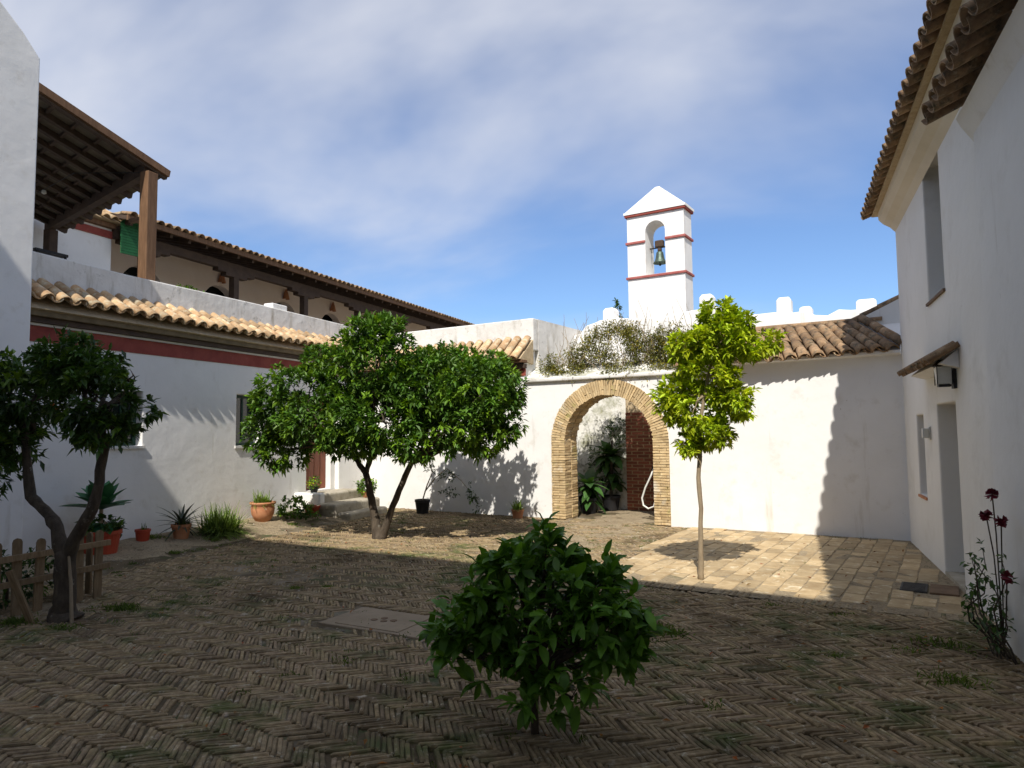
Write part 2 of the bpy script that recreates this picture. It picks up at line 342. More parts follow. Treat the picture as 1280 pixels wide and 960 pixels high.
for j in range(ny):
    for i in range(nx):
        a = j*(nx+1)+i; mb.f.append((a, a+1, a+nx+2, a+nx+1))
yard = struct(obj('courtyard_paving', mb, BED, smooth=True))
# ---- bricks on edge laid in herringbone bands
BW, BP, BL_, BT = .155, .043, .212, .0285
def brick_pts(L, W, H, r):
    e = .006; P = []
    for sx in (-1, 1):
        for sy in (-1, 1):
            P.append((sx*L/2, sy*W/2, -H)); 
    top = [(-L/2+.012, -W/2+e), (L/2-.012, -W/2+e), (L/2-.012, W/2-e), (-L/2+.012, W/2-e)]
    low = [(-L/2, -W/2), (L/2, -W/2), (L/2, W/2), (-L/2, W/2)]
    v = [(x, y, -H) for x, y in low]+[(x, y, -.007-r.uniform(0, .003)) for x, y in low]+[(x+r.uniform(-.004, .004), y+r.uniform(-.003, .003), r.uniform(-.003, .002)) for x, y in top]
    f = []
    for a in (0, 4):
        for k in range(4): f.append((a+k, a+(k+1) % 4, a+4+(k+1) % 4, a+4+k))
    f.append((8, 9, 10, 11)); return v, f
FV = []
rb = random.Random(3)
for k in range(6):
    m_ = MB(); m_.v, m_.f = brick_pts(BL_, BT, .06, rb); m_.c = [(1, 1, 1)]*12; FV.append(m_)
bl = []
for j in range(-71, 2):
    yc = (j+.5)*BW
    for i in range(-281, 38):
        xc = i*BP+(.03 if j % 2 else 0)+rb.uniform(-.005, .005)
        if in_terrace(xc, yc): continue
        wq = Vector((xc*.55, yc*.55, 7)); p = B(xc+.05*noise.noise(wq), yc+rb.uniform(-.006, .006)+.07*noise.noise(wq*1.3+Vector((9, 0, 0))))
        if p.x > 1.56 or p.y < 1.2 or yc > -.05 and not (-5.7 < xc < -4.1): continue
        if p.x < -8.35+.35*noise.noise(Vector((0, p.y*1.2, 4))): continue
        sx, sy = p.x+3.46, p.y-5.56
        if abs(sx*.96-sy*.1) < .62 and abs(sy+sx*.12) < .36: continue
        z = -.005+rb.uniform(-.007, .005)+.009*noise.noise(p*.9+Vector((5, 0, 0)))
        if rb.random() < .06: z -= rb.uniform(.006, .03)
        bz = bedz(p.x, p.y)
        if yc > -3.4 and -6.2 < xc < -3.2: z -= .011+.006*noise.noise(p*2)
        if z < bz-.004: continue
        ang = BA+(math.radians(45) if j % 2 else math.radians(-45))+rb.uniform(-.07, .07)+.14*noise.noise(wq*1.1+Vector((0, 5, 0)))
        bl.append((p, z, ang))
FLRV = mat('paving_brick_single', (.165, .12, .068), (.34, .26, .15), 20, .9, .5, 90, .004, vary=.25, attr=True, third=(.25, .185, .105), spots=[((.12, .085, .045), .9, .52, .64), ((.085, .098, .032), 1.5, .53, .66), ((.42, .37, .275), 13, .57, .68)], wcoord=True)
FLRJ = mat('paving_brick_many', (.165, .12, .068), (.34, .26, .15), 20, .9, .5, 90, .004, attr=True, third=(.25, .185, .105), spots=[((.12, .085, .045), .9, .52, .64), ((.085, .098, .032), 1.5, .53, .66), ((.42, .37, .275), 13, .57, .68)], wcoord=True)
def pixel(p):
    q = p-Vector((0, 0, 1.7)); c = Vector((q.dot(r2), q.dot(u2), q.dot(fwd))); return (640+870*c.x/c.z, 480-870*c.y/c.z) if c.z > .1 else (-1, -1)
near = []
for t_ in bl:
    px = pixel(t_[0])
    if 5 < px[0] < 1275 and px[1] < 955 and not (560 < px[0] < 800 and px[1] < 910): near.append(((t_[0]).length, t_))
near.sort(key=lambda a: a[0]); pick = set(id(a[1]) for a in near[:300])
FME = [a.mesh('brick', FLRV) for a in FV]
mb = MB()
for t_ in bl:
    p, z, ang = t_
    if id(t_) in pick:
        link('brick', FME[rb.randrange(6)], yard, T((p.x, p.y, z)) @ RZ(ang) @ Matrix.Rotation(rb.uniform(-.12, .12), 4, 'X') @ Matrix.Rotation(rb.uniform(-.035, .035), 4, 'Y'))
    else:
        src = FV[rb.randrange(6)]; i0 = len(mb.v); c, s = math.cos(ang), math.sin(ang); tx = rb.uniform(-.12, .12); ty = rb.uniform(-.035, .035)
        for (x, y, q) in src.v: mb.v.append((p.x+c*x-s*y, p.y+s*x+c*y, z+q+tx*y+ty*x))
        mb.f += [tuple(i0+k for k in f) for f in src.f]; g = rb.uniform(.75, 1.25); mb.c += [(g, g*rb.uniform(.96, 1.02), g*rb.uniform(.9, 1.05))]*12
o = obj('brick_field', mb, FLRJ, yard); o['kind'] = 'stuff'
# ---- bare trodden earth over the bricks
def emask(x, y):
    q = BI @ Vector((x, y, 0)); m_ = 0
    t_ = max(0, min(1, -q.y/4.2)); m_ = max(m_, 1.25-abs(q.x+4.95-.9*t_)/(1.0+.45*t_) if -4.6 < q.y < 4 else 0)
    m_ = max(m_, (-7.75-x)*1.1); m_ = max(m_, 1.1-math.hypot((x+6.3)/1.5, (y-9.6)/.75)); m_ = max(m_, .62-math.hypot((x+6.0)/2.4, (y-7.2)/1.1)); m_ = max(m_, 1.1-math.hypot((x+6.9)/1.1, (y-4.8)/.8)); m_ = max(m_, 1.15-math.hypot((x+3.46)/1.0, (y-5.56)/.65))
    return min(1, m_)
mb = MB(); x0, x1, y0, y1, st = -9.75, -1.6, 2.4, 16.4, .07
nx = int((x1-x0)/st); ny = int((y1-y0)/st)
for j in range(ny+1):
    for i in range(nx+1):
        X, Y = x0+i*st, y0+j*st; p = Vector((X, Y, 0)); k_ = emask(X, Y)
        mb.v.append((X, Y, bedz(X, Y)-.020+.036*max(0, k_+.55*noise.noise(p*1.7)+.3*noise.noise(p*6)-.15)+.004*noise.noise(p*13)))
for j in range(ny):
    for i in range(nx):
        X, Y = x0+i*st, y0+j*st
        if emask(X+st/2, Y+st/2) < -.4: continue
        a = j*(nx+1)+i; mb.f.append((a, a+1, a+nx+2, a+nx+1))
struct(obj('bare_earth', mb, EARTH, smooth=True))
# ---- clay pavers in the far right corner
mb = MB()
for i in range(-50, 14):
    for j in range(-61, 0):
        x, y = i*.08, j*.08
        if in_terrace(x-.1, y+.1) and B(x, y).x < 1.66: mb.quad(*[tuple(B(u, v, -.001)) for u, v in ((x, y), (x+.08, y), (x+.08, y+.08), (x, y+.08))])
terr = struct(obj('paved_terrace', mb, EARTH))
PVM = []
for k in range(5):
    m_ = MB(); W, L = .198, .40
    lo = [(-W/2, -L/2), (W/2, -L/2), (W/2, L/2), (-W/2, L/2)]; tp = [(x*.95+rb.uniform(-.006, .006), y*.965+rb.uniform(-.008, .008)) for x, y in lo]
    m_.v = [(x, y, -.04) for x, y in lo]+[(x, y, -.010) for x, y in lo]+[(x, y, rb.uniform(-.002, .002)) for x, y in tp]
    for a in (0, 4):
        for q in range(4): m_.f.append((a+q, a+(q+1) % 4, a+4+(q+1) % 4, a+4+q))
    m_.f.append((8, 9, 10, 11)); PVM.append(m_.mesh('paver', PAV))
for i in range(-20, 7):
    for j in range(0, 12):
        xc = i*.208+.1+rb.uniform(-.004,.004); yc = -.22-j*.414+(.2 if i % 2 else 0)+.03*noise.noise(Vector((i*.7, j*.3, 0)))
        if yc > -.16 or yc < -4.5 or not in_terrace(xc, yc-.1): continue
        p = B(xc, yc)
        if p.x > 1.50: continue
        if 1.0 < p.x < 1.58 and 8.25 < p.y < 8.85: continue
        link('paver', PVM[rb.randrange(5)], terr, T((p.x, p.y, .004+rb.uniform(-.005, .005))) @ RZ(BA+rb.uniform(-.04, .04)) @ Matrix.Rotation(rb.uniform(-.012, .012), 4, 'X') @ Matrix.Rotation(rb.uniform(-.02, .02), 4, 'Y'))
for i in range(-58, 18):        # header course edging the terrace
    xc = i*.066; p = B(xc, -4.70+.03*noise.noise(Vector((xc, 0, 0))))
    if not in_terrace(xc, -4.7) or p.x > 1.5 or rb.random() < .07: continue
    link('edging_brick', FME[rb.randrange(6)], terr, T((p.x, p.y, .004+rb.uniform(-.008, .008))) @ RZ(BA+math.pi/2+rb.uniform(-.07, .07)) @ Matrix.Diagonal((.95, 1.35, 1, 1)))
# ---- concrete drain cover, door mat grate
sl_ = thing('drain_cover', 'square concrete drain cover set in the herringbone bricks', 'drain cover', (-3.46, 5.56, 0), math.radians(-6))
mb = MB(); mb.box(-.56, .56, -.31, .31, -.05, .002); obj('frame', mb, SLAB, sl_, bevel=.008)
mb = MB(); mb.box(-.40, .30, -.27, .27, -.03, .010); obj('lid', mb, SLAB, sl_, bevel=.006)
for dx, dy in ((-.13, -.05), (-.02, -.05), (-.075, .03), (.05, .0)):
    mb = MB(); mb.lathe([(.001, .0), (.032, .0), (.034, .003), (.024, .0055), (.001, .0058)], 10); obj('hole', mb, RUST, sl_, T((dx, dy, .0105)))
sm = thing('floor_grate', 'dark metal drain grate on the clay pavers by the grey doorway', 'grate', (1.28, 8.55, .0), BA)
mb = MB(); mb.box(-.27, -.02, -.22, .22, -.02, .016); obj('grille', mb, METAL, sm, bevel=.004)
mb = MB(); mb.box(.0, .26, -.24, .22, -.02, .02); obj('plate', mb, RUST, sm, bevel=.004)
for k in range(7): mb = MB(); mb.box(-.25, -.04, -.2+k*.06, -.17+k*.06, .016, .022); obj('bar', mb, METAL, sm)

# ================================================================== ARCHED BACK WALL
XC, RI, RO, SPR = -4.92, .90, 1.20, 1.48
gate = thing('arched_gate_wall', 'white courtyard wall with a round brick arch and tiled coping at right', 'wall', BO, BA)
cols = []
for x in (-6.75, -6.15): cols.append((x, 0, 2.74))
n = 28
cols = [(-6.75, -.05, 2.74), (XC-RO-.004, -.05, 2.74), (XC-RO-.0039, SPR, 2.74)]
for k in range(n+1):
    a = math.pi*(1-k/n); cols.append((XC+RO*math.cos(a), SPR+RO*math.sin(a)*.985, 2.78 if k > 0 else 2.74))
cols += [(XC+RO+.0039, SPR, 2.78), (XC+RO+.004, -.05, 2.78), (-3.3, -.05, 2.80), (-1.6, -.05, 2.82), (.02, -.05, 2.84)]
cols = [(c[0], c[1], max(c[2], c[1]+.02)) for c in cols]
obj('wall', colwall(cols, .5), PL, gate)
mb = MB(); mb.box(-6.75, XC+RO+.35, -.07, .1, 2.70, 2.775)
obj('ledge', mb, PLW, gate, bevel=.02)
mb = MB(); mb.v = [(-6.73, -.02, 2.78), (-3.3, -.02, 2.78), (-3.3, .5, 3.05), (-6.73, .5, 3.05), (-6.73, .5, 2.7), (-3.3, .5, 2.7)]
mb.f = [(0, 1, 2, 3), (3, 2, 5, 4), (1, 5, 2), (0, 3, 4)]; obj('sloped_top', mb, PLG, gate)
# arch core (mortar) and bricks
mb = MB(); m = 30
ring = [(XC+(r_)*math.cos(math.pi*(1-k/m)), SPR+(r_)*math.sin(math.pi*(1-k/m))*1.0) for r_ in (RI+.012, RO) for k in range(m+1)]
for k in range(m):
    a, b_, c, d = ring[k], ring[k+1], ring[m+1+k+1], ring[m+1+k]
    mb.quad((a[0], -.004, a[1]), (b_[0], -.004, b_[1]), (c[0], -.004, c[1]), (d[0], -.004, d[1])); mb.quad((a[0], .5, a[1]), (b_[0], .5, b_[1]), (b_[0], -.004, b_[1]), (a[0], -.004, a[1]))
    mb.quad((d[0], .5, d[1]), (c[0], .5, c[1]), (b_[0], .5, b_[1]), (a[0], .5, a[1]))
    mb.quad((d[0], -.004, d[1]), (c[0], -.004, c[1]), (c[0], .5, c[1]), (d[0], .5, d[1]))
for sx in (-1, 1): 
    xa, xb = sorted((XC+sx*(RI+.012), XC+sx*(RO+.002))); mb.box(xa, xb, -.004, .5, -.05, SPR)
obj('mortar_core', mb, MORT, gate)
BKM = []
for k in range(6):
    m_ = MB(); e = .05
    m_.box(-.5, .5, -.5, .5, -.5, .5)
    m_.v = [(x+rb.uniform(-.03, .03), y+rb.uniform(-.02, .02), z+rb.uniform(-.10, .10)) for x, y, z in m_.v]; BKM.append(m_.mesh('arch_brick', BRK))
def abrick(M, sx, sy, sz): link('brick', BKM[rb.randrange(6)], gate, M @ Matrix.Diagonal((sx, sy, sz, 1)))
nc = 30; ch = SPR/nc
for sx in (-1, 1):
    for k in range(nc):
        z = (k+.5)*ch; w1 = .265 if k % 2 else .135; tot = RO+.006-RI
        q = rb.uniform(-.008, .008)
        abrick(T((XC+sx*(RI+w1/2), .115-.02+q, z)) @ RZ(rb.uniform(-.02, .02)), w1-.012, .255, ch*.80)
        abrick(T((XC+sx*(RI+w1+(tot-w1)/2), .115-.022+rb.uniform(-.008, .008), z)), tot-w1-.006, .255, ch*.80)
        abrick(T((XC+sx*(RI+.13), .37+q, z)), .26, .25, ch*.80)
nv = 68
for k in range(nv):
    a = math.pi*(1-(k+.5)/nv); rm = (RI+RO)/2; w_ = math.pi*rm/nv
    R_ = Matrix.Rotation(math.pi/2-a, 4, 'Y')
    for y_, d_ in ((.095, .255), (.37, .25)):
        l1 = .20 if k % 2 else .10
        M0 = T((XC, y_+rb.uniform(-.008, .008), SPR)) @ R_
        if y_ < .2:
            abrick(M0 @ T((0, 0, RI+l1/2)), w_*.78, d_, l1-.008); abrick(M0 @ T((0, 0, RI+l1+(RO-RI-l1)/2)), w_*.86, d_, RO-RI-l1-.004)
        else: abrick(M0 @ T((0, 0, RI+.12)), w_*.78, d_, .24)
# tiled coping to the right of the arch
mb = MB(); mb.v = [(-3.3, -.16, 2.86), (0, -.16, 2.88), (0, .95, 3.46), (-3.3, .95, 3.46), (-3.3, -.16, 2.82), (0, -.16, 2.84), (0, .95, 2.7), (-3.3, .95, 2.7)]
mb.f = [(0, 1, 2, 3), (4, 7, 6, 5), (0, 4, 5, 1), (1, 5, 6, 2), (2, 6, 7, 3), (3, 7, 4, 0)]; obj('coping_core', mb, PL, gate)
dn = Vector((0, -1.11, -.60)).normalized()
for i in range(16):
    xt = -3.3+2.55*i/15; xb = -3.3+3.22*i/15
    fd = Vector((xb-xt, -1.11, -.60)).normalized()
    tiles(gate, (xt-.111, .93, 3.45), (1, 0, 0), fd, 1, .222, 4, L=.42, lap=.09, m=TILED)
for k in range(8): link('ridge_tile', TILES[(TILED.name, .22, .42)][0], gate, T((-3.3+k*.37, .95, 3.50)) @ RZ(-math.pi/2) @ Matrix.Rotation(-.04, 4, 'X'))
# small raking gable between the coping and the tall house
mb = MB(); mb.v = [(-.75, .9, 3.2), (.02, .9, 3.2), (.02, .9, 3.86), (-.75, .9, 3.5), (-.75, 1.2, 3.2), (.02, 1.2, 3.2), (.02, 1.2, 3.86), (-.75, 1.2, 3.5)]
mb.f = [(0, 1, 2, 3), (4, 7, 6, 5), (0, 3, 7, 4), (1, 5, 6, 2), (2, 6, 7, 3)]; obj('raking_gable', mb, PL, gate)
ra = Vector((-.77, 0, -.36)).normalized()
for k in range(3):
    p = Vector((.05, 1.05, 3.88))+ra*(k*.30); x_ = Vector((0, 1, 0)); z_ = x_.cross(ra)
    if z_.z < 0: z_ = -z_; x_ = -x_
    link('ridge_tile', TILES[(TILED.name, .22, .42)][0], gate, T(p) @ Matrix((x_, ra, z_)).transposed().to_4x4())
# valley line of tiles running down against the house
vd = Vector((.30, -1.0, -.56)).normalized()
tiles(gate, (-.72, .95, 3.54), (.96, .29, 0), Vector((.62, -1.0, -.56)).normalized(), 1, .222, 4, L=.42, lap=.09, m=TILED, pan=False)

# ---- lane behind the arch: crenellated wall, brick pier
cren = thing('crenellated_wall', 'lumpy whitewashed wall with small merlons behind the gate arch', 'wall', BO, BA)
prof = [(-9.6, 3.7), (-7.0, 3.85), (-6.55, 3.95), (-6.4, 4.12), (-6.05, 4.22), (-5.6, 4.24), (-5.2, 4.18), (-4.6, 4.15), (-4.0, 4.22), (-3.4, 4.26), (-3.1, 4.14), (-2.7, 4.02), (-2.3, 4.02), (-1.9, 3.98), (-1.65, 4.0), (-1.55, 3.90), (-1.3, 3.86), (-1.1, 3.96), (-.9, 3.92), (-.4, 3.9), (.6, 3.9)]
cc = []
for (xa, za), (xb, zb) in zip(prof, prof[1:]):
    kk = max(1, int((xb-xa)/.12))
    for q in range(kk):
        t_ = q/kk; x = xa+(xb-xa)*t_; cc.append((x, -.1, za+(zb-za)*(t_*t_*(3-2*t_))+.025*noise.noise(Vector((x*3, 1, 0)))))
cc.append((prof[-1][0], -.1, prof[-1][1]))
obj('wall', colwall(cc, .45), PL, cren, T((0, 2.2, 0)), smooth=False, bevel=.03)
for x, z, h, w_ in ((-5.86, 4.16, .34, .32), (-3.64, 4.18, .38, .32), (-2.10, 3.96, .36, .32), (-1.70, 3.92, .17, .26), (-.64, 3.88, .24, .40)):
    mb = MB(); mb.box(-w_/2, w_/2, -.16, .16, 0, h*.80); t2 = .05
    i0 = len(mb.v); mb.v += [(-w_/2, -.16, h*.80), (w_/2, -.16, h*.80), (w_/2, .16, h*.80), (-w_/2, .16, h*.80), (-w_/2+t2, -.16+t2, h), (w_/2-t2, -.16+t2, h), (w_/2-t2, .16-t2, h), (-w_/2+t2, .16-t2, h)]
    mb.f.pop(1)
    for q in range(4): mb.f.append((i0+q, i0+(q+1) % 4, i0+4+(q+1) % 4, i0+4+q))
    mb.f.append((i0+4, i0+5, i0+6, i0+7)); o = obj('merlon', mb, PL, cren, T((x, 2.4, z)) @ RZ(rb.uniform(-.06, .06)) @ Matrix.Diagonal((.86, .86, 1, 1)), bevel=.016, seg=2)
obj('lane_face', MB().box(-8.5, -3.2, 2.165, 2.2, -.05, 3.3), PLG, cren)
pier = thing('brick_pier', 'dark red brick pier inside the lane seen through the arch', 'pier', B(-5.38, 1.95), BA)
mb = MB(); mb.box(.012, 1.29, .012, .24, -.05, 3.0); obj('mortar_core', mb, MORT, pier)
PBM = [None]*4
for k in range(4):
    m_ = MB(); m_.box(-.5, .5, -.5, .5, -.5, .5); m_.v = [(x+rb.uniform(-.02, .02), y+rb.uniform(-.03, .03), z+rb.uniform(-.07, .07)) for x, y, z in m_.v]; PBM[k] = m_.mesh('pier_brick', BRKR)
for k in range(30):
    x = -.13*(k % 2)
    while x < 1.3:
        xa, xb = max(x, 0), min(x+.26, 1.3)
        if xb-xa > .05: link('brick', PBM[rb.randrange(4)], pier, T(((xa+xb)/2, .06, (k+.5)*.07+.0)) @ Matrix.Diagonal((xb-xa-.014, .12, .054, 1)))
        x += .272
# ================================================================== BELL TOWER
tw = thing('bell_tower', 'narrow white bell tower with red bands and pyramid cap', 'tower', B(-5.35, 4.0), BA)
hw = .73; th = .58
op = lambda x, z: not (abs(x) < .255 and 5.54 < z < 6.62)
def towercols():
    c = [(-hw, 3.2, 7.1), (-.256, 3.2, 7.1), (-.2559, 6.62, 7.1)]
    for k in range(13):
        a = math.pi*(1-k/12); c.append((.255*math.cos(a), 6.62+.255*math.sin(a), 7.1))
    return c+[(.2559, 6.62, 7.1), (.256, 3.2, 7.1), (hw, 3.2, 7.1)]
obj('wall', colwall(towercols(), th), PL, tw)
mb = MB(); mb.box(-.255, .255, .002, th-.002, 3.2, 5.54); obj('sill', mb, PL, tw)
mb = MB(); mb.box(-hw-.3, hw+.3, -.1, th+.2, 0, 3.3); obj('base', mb, PL, tw)
for z, h, pr_, mm in ((5.47, .06, .04, REDB), (6.355, .06, .04, REDB)):
    if z > 6:
        for a, b_ in ((-hw-pr_, -.256), (.256, hw+pr_)): mb = MB(); mb.box(a, b_, -pr_, th+pr_, z, z+h); obj('red_band', mb, mm, tw, bevel=.01)
    else: mb = MB(); mb.box(-hw-pr_, hw+pr_, -pr_, th+pr_, z, z+h); obj('red_band', mb, mm, tw, bevel=.01)
mb = MB(); mb.box(-hw-.05, hw+.05, -.05, th+.05, 7.05, 7.11); obj('red_cornice', mb, RED, tw, bevel=.01)
mb = MB(); e = .065; mb.box(-hw-e, hw+e, -e, th+e, 7.11, 7.17)
mb.v += [(-hw-e+.02, -e+.02, 7.17), (hw+e-.02, -e+.02, 7.17), (hw+e-.02, th+e-.02, 7.17), (-hw-e+.02, th+e-.02, 7.17), (-.05, th/2-.04, 7.80), (.05, th/2-.04, 7.80), (.05, th/2+.04, 7.80), (-.05, th/2+.04, 7.80)]
for q in range(4): mb.f.append((8+q, 8+(q+1) % 4, 12+(q+1) % 4, 12+q))
mb.f.append((12, 13, 14, 15)); obj('pyramid_cap', mb, PL, tw)
bell = thing('church_bell', 'small green bronze bell with wooden headstock hanging in the tower opening', 'bell', B(-5.35, 4.31, 5.86), BA)
obj('bell_body', MB().lathe([(.0, .30), (.06, .30), (.085, .27), (.095, .2), (.11, .12), (.14, .05), (.175, .0), (.16, .0), (.12, .06), (.0, .1)], 20), BRONZE, bell, smooth=True)
mb = MB(); mb.tube([(0, 0, .12), (0, 0, -.03)], .014, 6); mb.lathe([(.001, -.07), (.03, -.05), (.03, -.03), (.001, -.01)], 8); obj('clapper', mb, IRON, bell)
mb = MB(); mb.box(-.11, .11, -.07, .07, .40, .58); mb.box(-.05, .05, -.05, .05, .29, .40); obj('headstock', mb, WOODD, bell, bevel=.03)
mb = MB(); mb.tube([(-.26, 0, .40), (.26, 0, .40)], .018, 8); obj('axle', mb, IRON, bell)
mb = MB(); mb.tube([(-.2, -.05, .40), (-.16, -.12, .26)], .012, 6); obj('lever', mb, IRON, bell)

# ================================================================== CORNER WING (behind the orange tree)
wing = thing('corner_wing', 'white corner room with tiled eave and plain parapet left of the arch', 'building', BO, BA)
mb = MB(); mb.box(-11.7, -6.752, 0, .45, -.05, 2.86); obj('wall', mb, PL, wing)
mb = MB(); mb.box(-11.7, -6.753, .001, .45, 2.86, 3.40); obj('upper_wall', mb, PL, wing)
mb = MB(); mb.box(-11.7, -6.72, -.02, .02, 2.85, 3.0); obj('red_band', mb, RED, wing)
mb = MB(); mb.box(-11.7, -6.70, -.10, .03, 3.003, 3.09); obj('fascia', mb, WOODD, wing, bevel=.008)
mb = MB(); mb.box(-11.7, -6.69, -.20, .03, 3.11, 3.17); obj('eave_board', mb, WOOD, wing, bevel=.008)
mb = MB(); mb.v = [(-11.7, -.24, 3.18), (-6.70, -.24, 3.18), (-6.70, .3, 3.62), (-11.7, .3, 3.62), (-11.7, .3, 3.1), (-6.70, .3, 3.1)]; mb.f = [(0, 1, 2, 3), (1, 5, 2), (0, 3, 4), (4, 5, 1, 0)]; obj('roof_bed', mb, MORT, wing)
tiles(wing, (-11.5, .30, 3.63), (1, 0, 0), (0, -.55, -.45), 20, .24, 2, L=.42, lap=.08)
mb = MB(); mb.box(-11.7, -6.70, .30, .52, 3.4, 4.08); obj('parapet', mb, PLW, wing, bevel=.02)
mb = MB(); mb.box(-6.92, -6.70, .522, 2.6, 3.0, 4.079); mb.box(-6.9, -6.754, .453, 2.6, -.05, 3.0); obj('parapet_return', mb, PLW, wing)
mb = MB(); mb.box(-11.7, -6.93, .523, 2.5, 3.4, 3.5); obj('terrace_slab', mb, STONE, wing)

# ================================================================== LEFT HOUSE
XL = -9.6
left = thing('left_house', 'long white house with tiled eave, red band and terrace parapet at left', 'house', (0, 0, 0))
xs = [5.6, 7.55, 8.1, 10.12, 10.72, 12.15, 12.98, 15.0]; zs = [-.05, .5, 1.5, 1.55, 2.4, 2.46, 2.5, 3.3]
def solidL(y, z):
    if 12.15 < y < 12.98 and .5 < z < 2.5: return False
    if 10.12 < y < 10.72 and 1.5 < z < 2.46: return False
    if 7.55 < y < 8.1 and 1.55 < z < 2.4: return False
    return True
obj('wall', wallgrid(xs, zs, solidL, .4), PL, left, LM(XL), bevel=.015)
mb = MB(); mb.box(13.12, 15.0, -.12, -.002, -.05, 3.0); obj('buttress', mb, PL, left, LM(XL), bevel=.02)
for y0_, y1_, z0_, z1_, nb_ in ((10.12, 10.72, 1.5, 2.46, 4), (7.55, 8.1, 1.55, 2.4, 4)):
    wn = MB()
    for a in ((y0_, y0_+.06, z0_, z1_), (y1_-.06, y1_, z0_, z1_), (y0_+.06, y1_-.06, z0_, z0_+.06), (y0_+.06, y1_-.06, z1_-.06, z1_)): wn.box(a[0], a[1], .14, .19, a[2], a[3])
    wo_ = obj('window', wn, GRNW, left, LM(XL))
    obj('pane', MB().box(y0_+.061, y1_-.061, .16, .17, z0_+.061, z1_-.061), GLASS, wo_)
    obj('mullion', MB().box((y0_+y1_)/2-.02, (y0_+y1_)/2+.02, .142, .158, z0_+.062, z1_-.062), GRNW, wo_)
    obj('sill', MB().box(y0_-.04, y1_+.04, -.03, .14, z0_-.045, z0_-.003), PLW, wo_)
dr = obj('door', MB().box(12.15, 12.98, .16, .20, .502, 2.498), WOODD, left, LM(XL))
for k in range(4):
    a = 12.16+k*.205; obj('plank', MB().box(a, a+.195, .125, .16, .51, 2.49), DOOR, dr, bevel=.008)
obj('handle', MB().tube([(12.86, .125, 1.42), (12.86, .08, 1.42), (12.86, .08, 1.55)], .012, 6), IRON, dr)
obj('red_band', MB().box(6.16, 15.0, -.012, .02, 3.01, 3.23), RED, left, LM(XL))
obj('white_fillet', MB().box(6.16, 15.0, -.04, .02, 3.233, 3.265), PL, left, LM(XL))
obj('soffit_board', MB().box(6.16, 15.0, -.10, .05, 3.268, 3.345), WOODD, left, LM(XL))
obj('fascia', MB().box(6.16, 15.0, -.16, .05, 3.348, 3.43), mat('olive_wood', (.13, .095, .05), (.2, .15, .085), 6, .8, .3), left, LM(XL), bevel=.008)
mb = MB(); mb.v = [(6.16, -.21, 3.44), (15, -.21, 3.44), (15, .3, 3.80), (6.16, .3, 3.80), (6.16, .3, 3.3), (15, .3, 3.3)]; mb.f = [(0, 1, 2, 3), (1, 5, 2), (0, 3, 4), (4, 5, 1, 0)]; obj('roof_bed', mb, MORT, left, LM(XL))
ho = bpy.data.objects.new('eave_tiles', MB().box(6.2, 6.21, .2, .21, 3.45, 3.46).mesh('eave_tiles', MORT)); COL.objects.link(ho); ho.parent = left; ho.matrix_basis = LM(XL)
tiles(ho, (6.25, .43, 3.93), (1, 0, 0), (0, -.58, -.34), 34, .243, 2, L=.42, lap=.09)
pp = [(5.6, 3.4, 4.36), (6.3, 3.4, 4.33), (8, 3.4, 4.30), (11, 3.4, 4.32), (15.4, 3.4, 4.30)]
obj('parapet', colwall(pp, .22), PLW, left, T((0, 0, 0)) @ LM(XL-.26), bevel=.02)
obj('terrace_slab', MB().box(5.6, 15.4, .5, 3.1, 3.3, 3.42), STONE, left, LM(XL))
ch_ = obj('parapet_block', MB().box(11.4, 11.85, .30, .54, 4.25, 4.43), PL, left, LM(XL), bevel=.02)
# door steps
st_ = thing('door_steps', 'rough stone steps with a whitewashed landing below the red-brown door', 'steps', (-9.6, 12.6, 0))
obj('landing', MB().box(.003, .62, -.68, .75, -.05, .47, M=None), STONE, st_, bevel=.04, seg=3)
obj('cheek', MB().box(.004, .66, -.86, -.683, -.05, .50), PL, st_, bevel=.03)
m_ = MB(); m_.box(.62, 1.10, -.95, .7, -.05, .30); obj('stone_step', m_, STONE, st_, bevel=.05, seg=3)
m_ = MB(); m_.box(1.10, 1.42, -.9, .5, -.05, .13); obj('stone_step', m_, STONE, st_, bevel=.05, seg=3)

# ---- tall near house at the left edge
tall = thing('tall_left_house', 'tall plain white house wall cut by the left edge of the picture', 'house', (0, 0, 0))
obj('wall', colwall([(-3, -.05, 10.2), (4.0, -.05, 8.7), (5.9, -.05, 7.12), (6.14, -.05, 6.86)], 5), PL, tall, LM(-9.36), bevel=.02)
# ---- wooden porch on the terrace
pt = thing('terrace_porch', 'dark wooden lean-to porch with tiled roof and brown post on the terrace', 'porch', (0, 0, 0))
e_ = Vector((-.95, .31, 0)).normalized(); P0 = Vector((-10.2, 9.0, 6.36)); vdn = Vector((0, 2.3, -.50))
Pt = P0-vdn*1.06
LEN = 5.25
def slabq(a, b, c, d, t_):
    a, b, c, d = map(Vector, (a, b, c, d)); n_ = (b-a).cross(d-a).normalized()*t_
    if n_.z < 0: n_ = -n_
    mb = MB(); mb.v = [tuple(q) for q in (a, b, c, d, a+n_, b+n_, c+n_, d+n_)]; mb.f = [(0, 1, 2, 3), (7, 6, 5, 4), (0, 4, 5, 1), (1, 5, 6, 2), (2, 6, 7, 3), (3, 7, 4, 0)]; return mb
obj('roof_boarding', slabq(P0, P0+e_*LEN, Pt+e_*LEN, Pt, .03), mat('roof_underside', (.11, .09, .06), (.17, .14, .10), 4, .9, .2), pt)
for k in range(11):
    a = e_*(k*.5+.04)+Vector((0, 0, -.055)); obj('rafter', MB().bar(Pt+a, P0+a-vdn*.01, .08, .10), WOODD, pt)
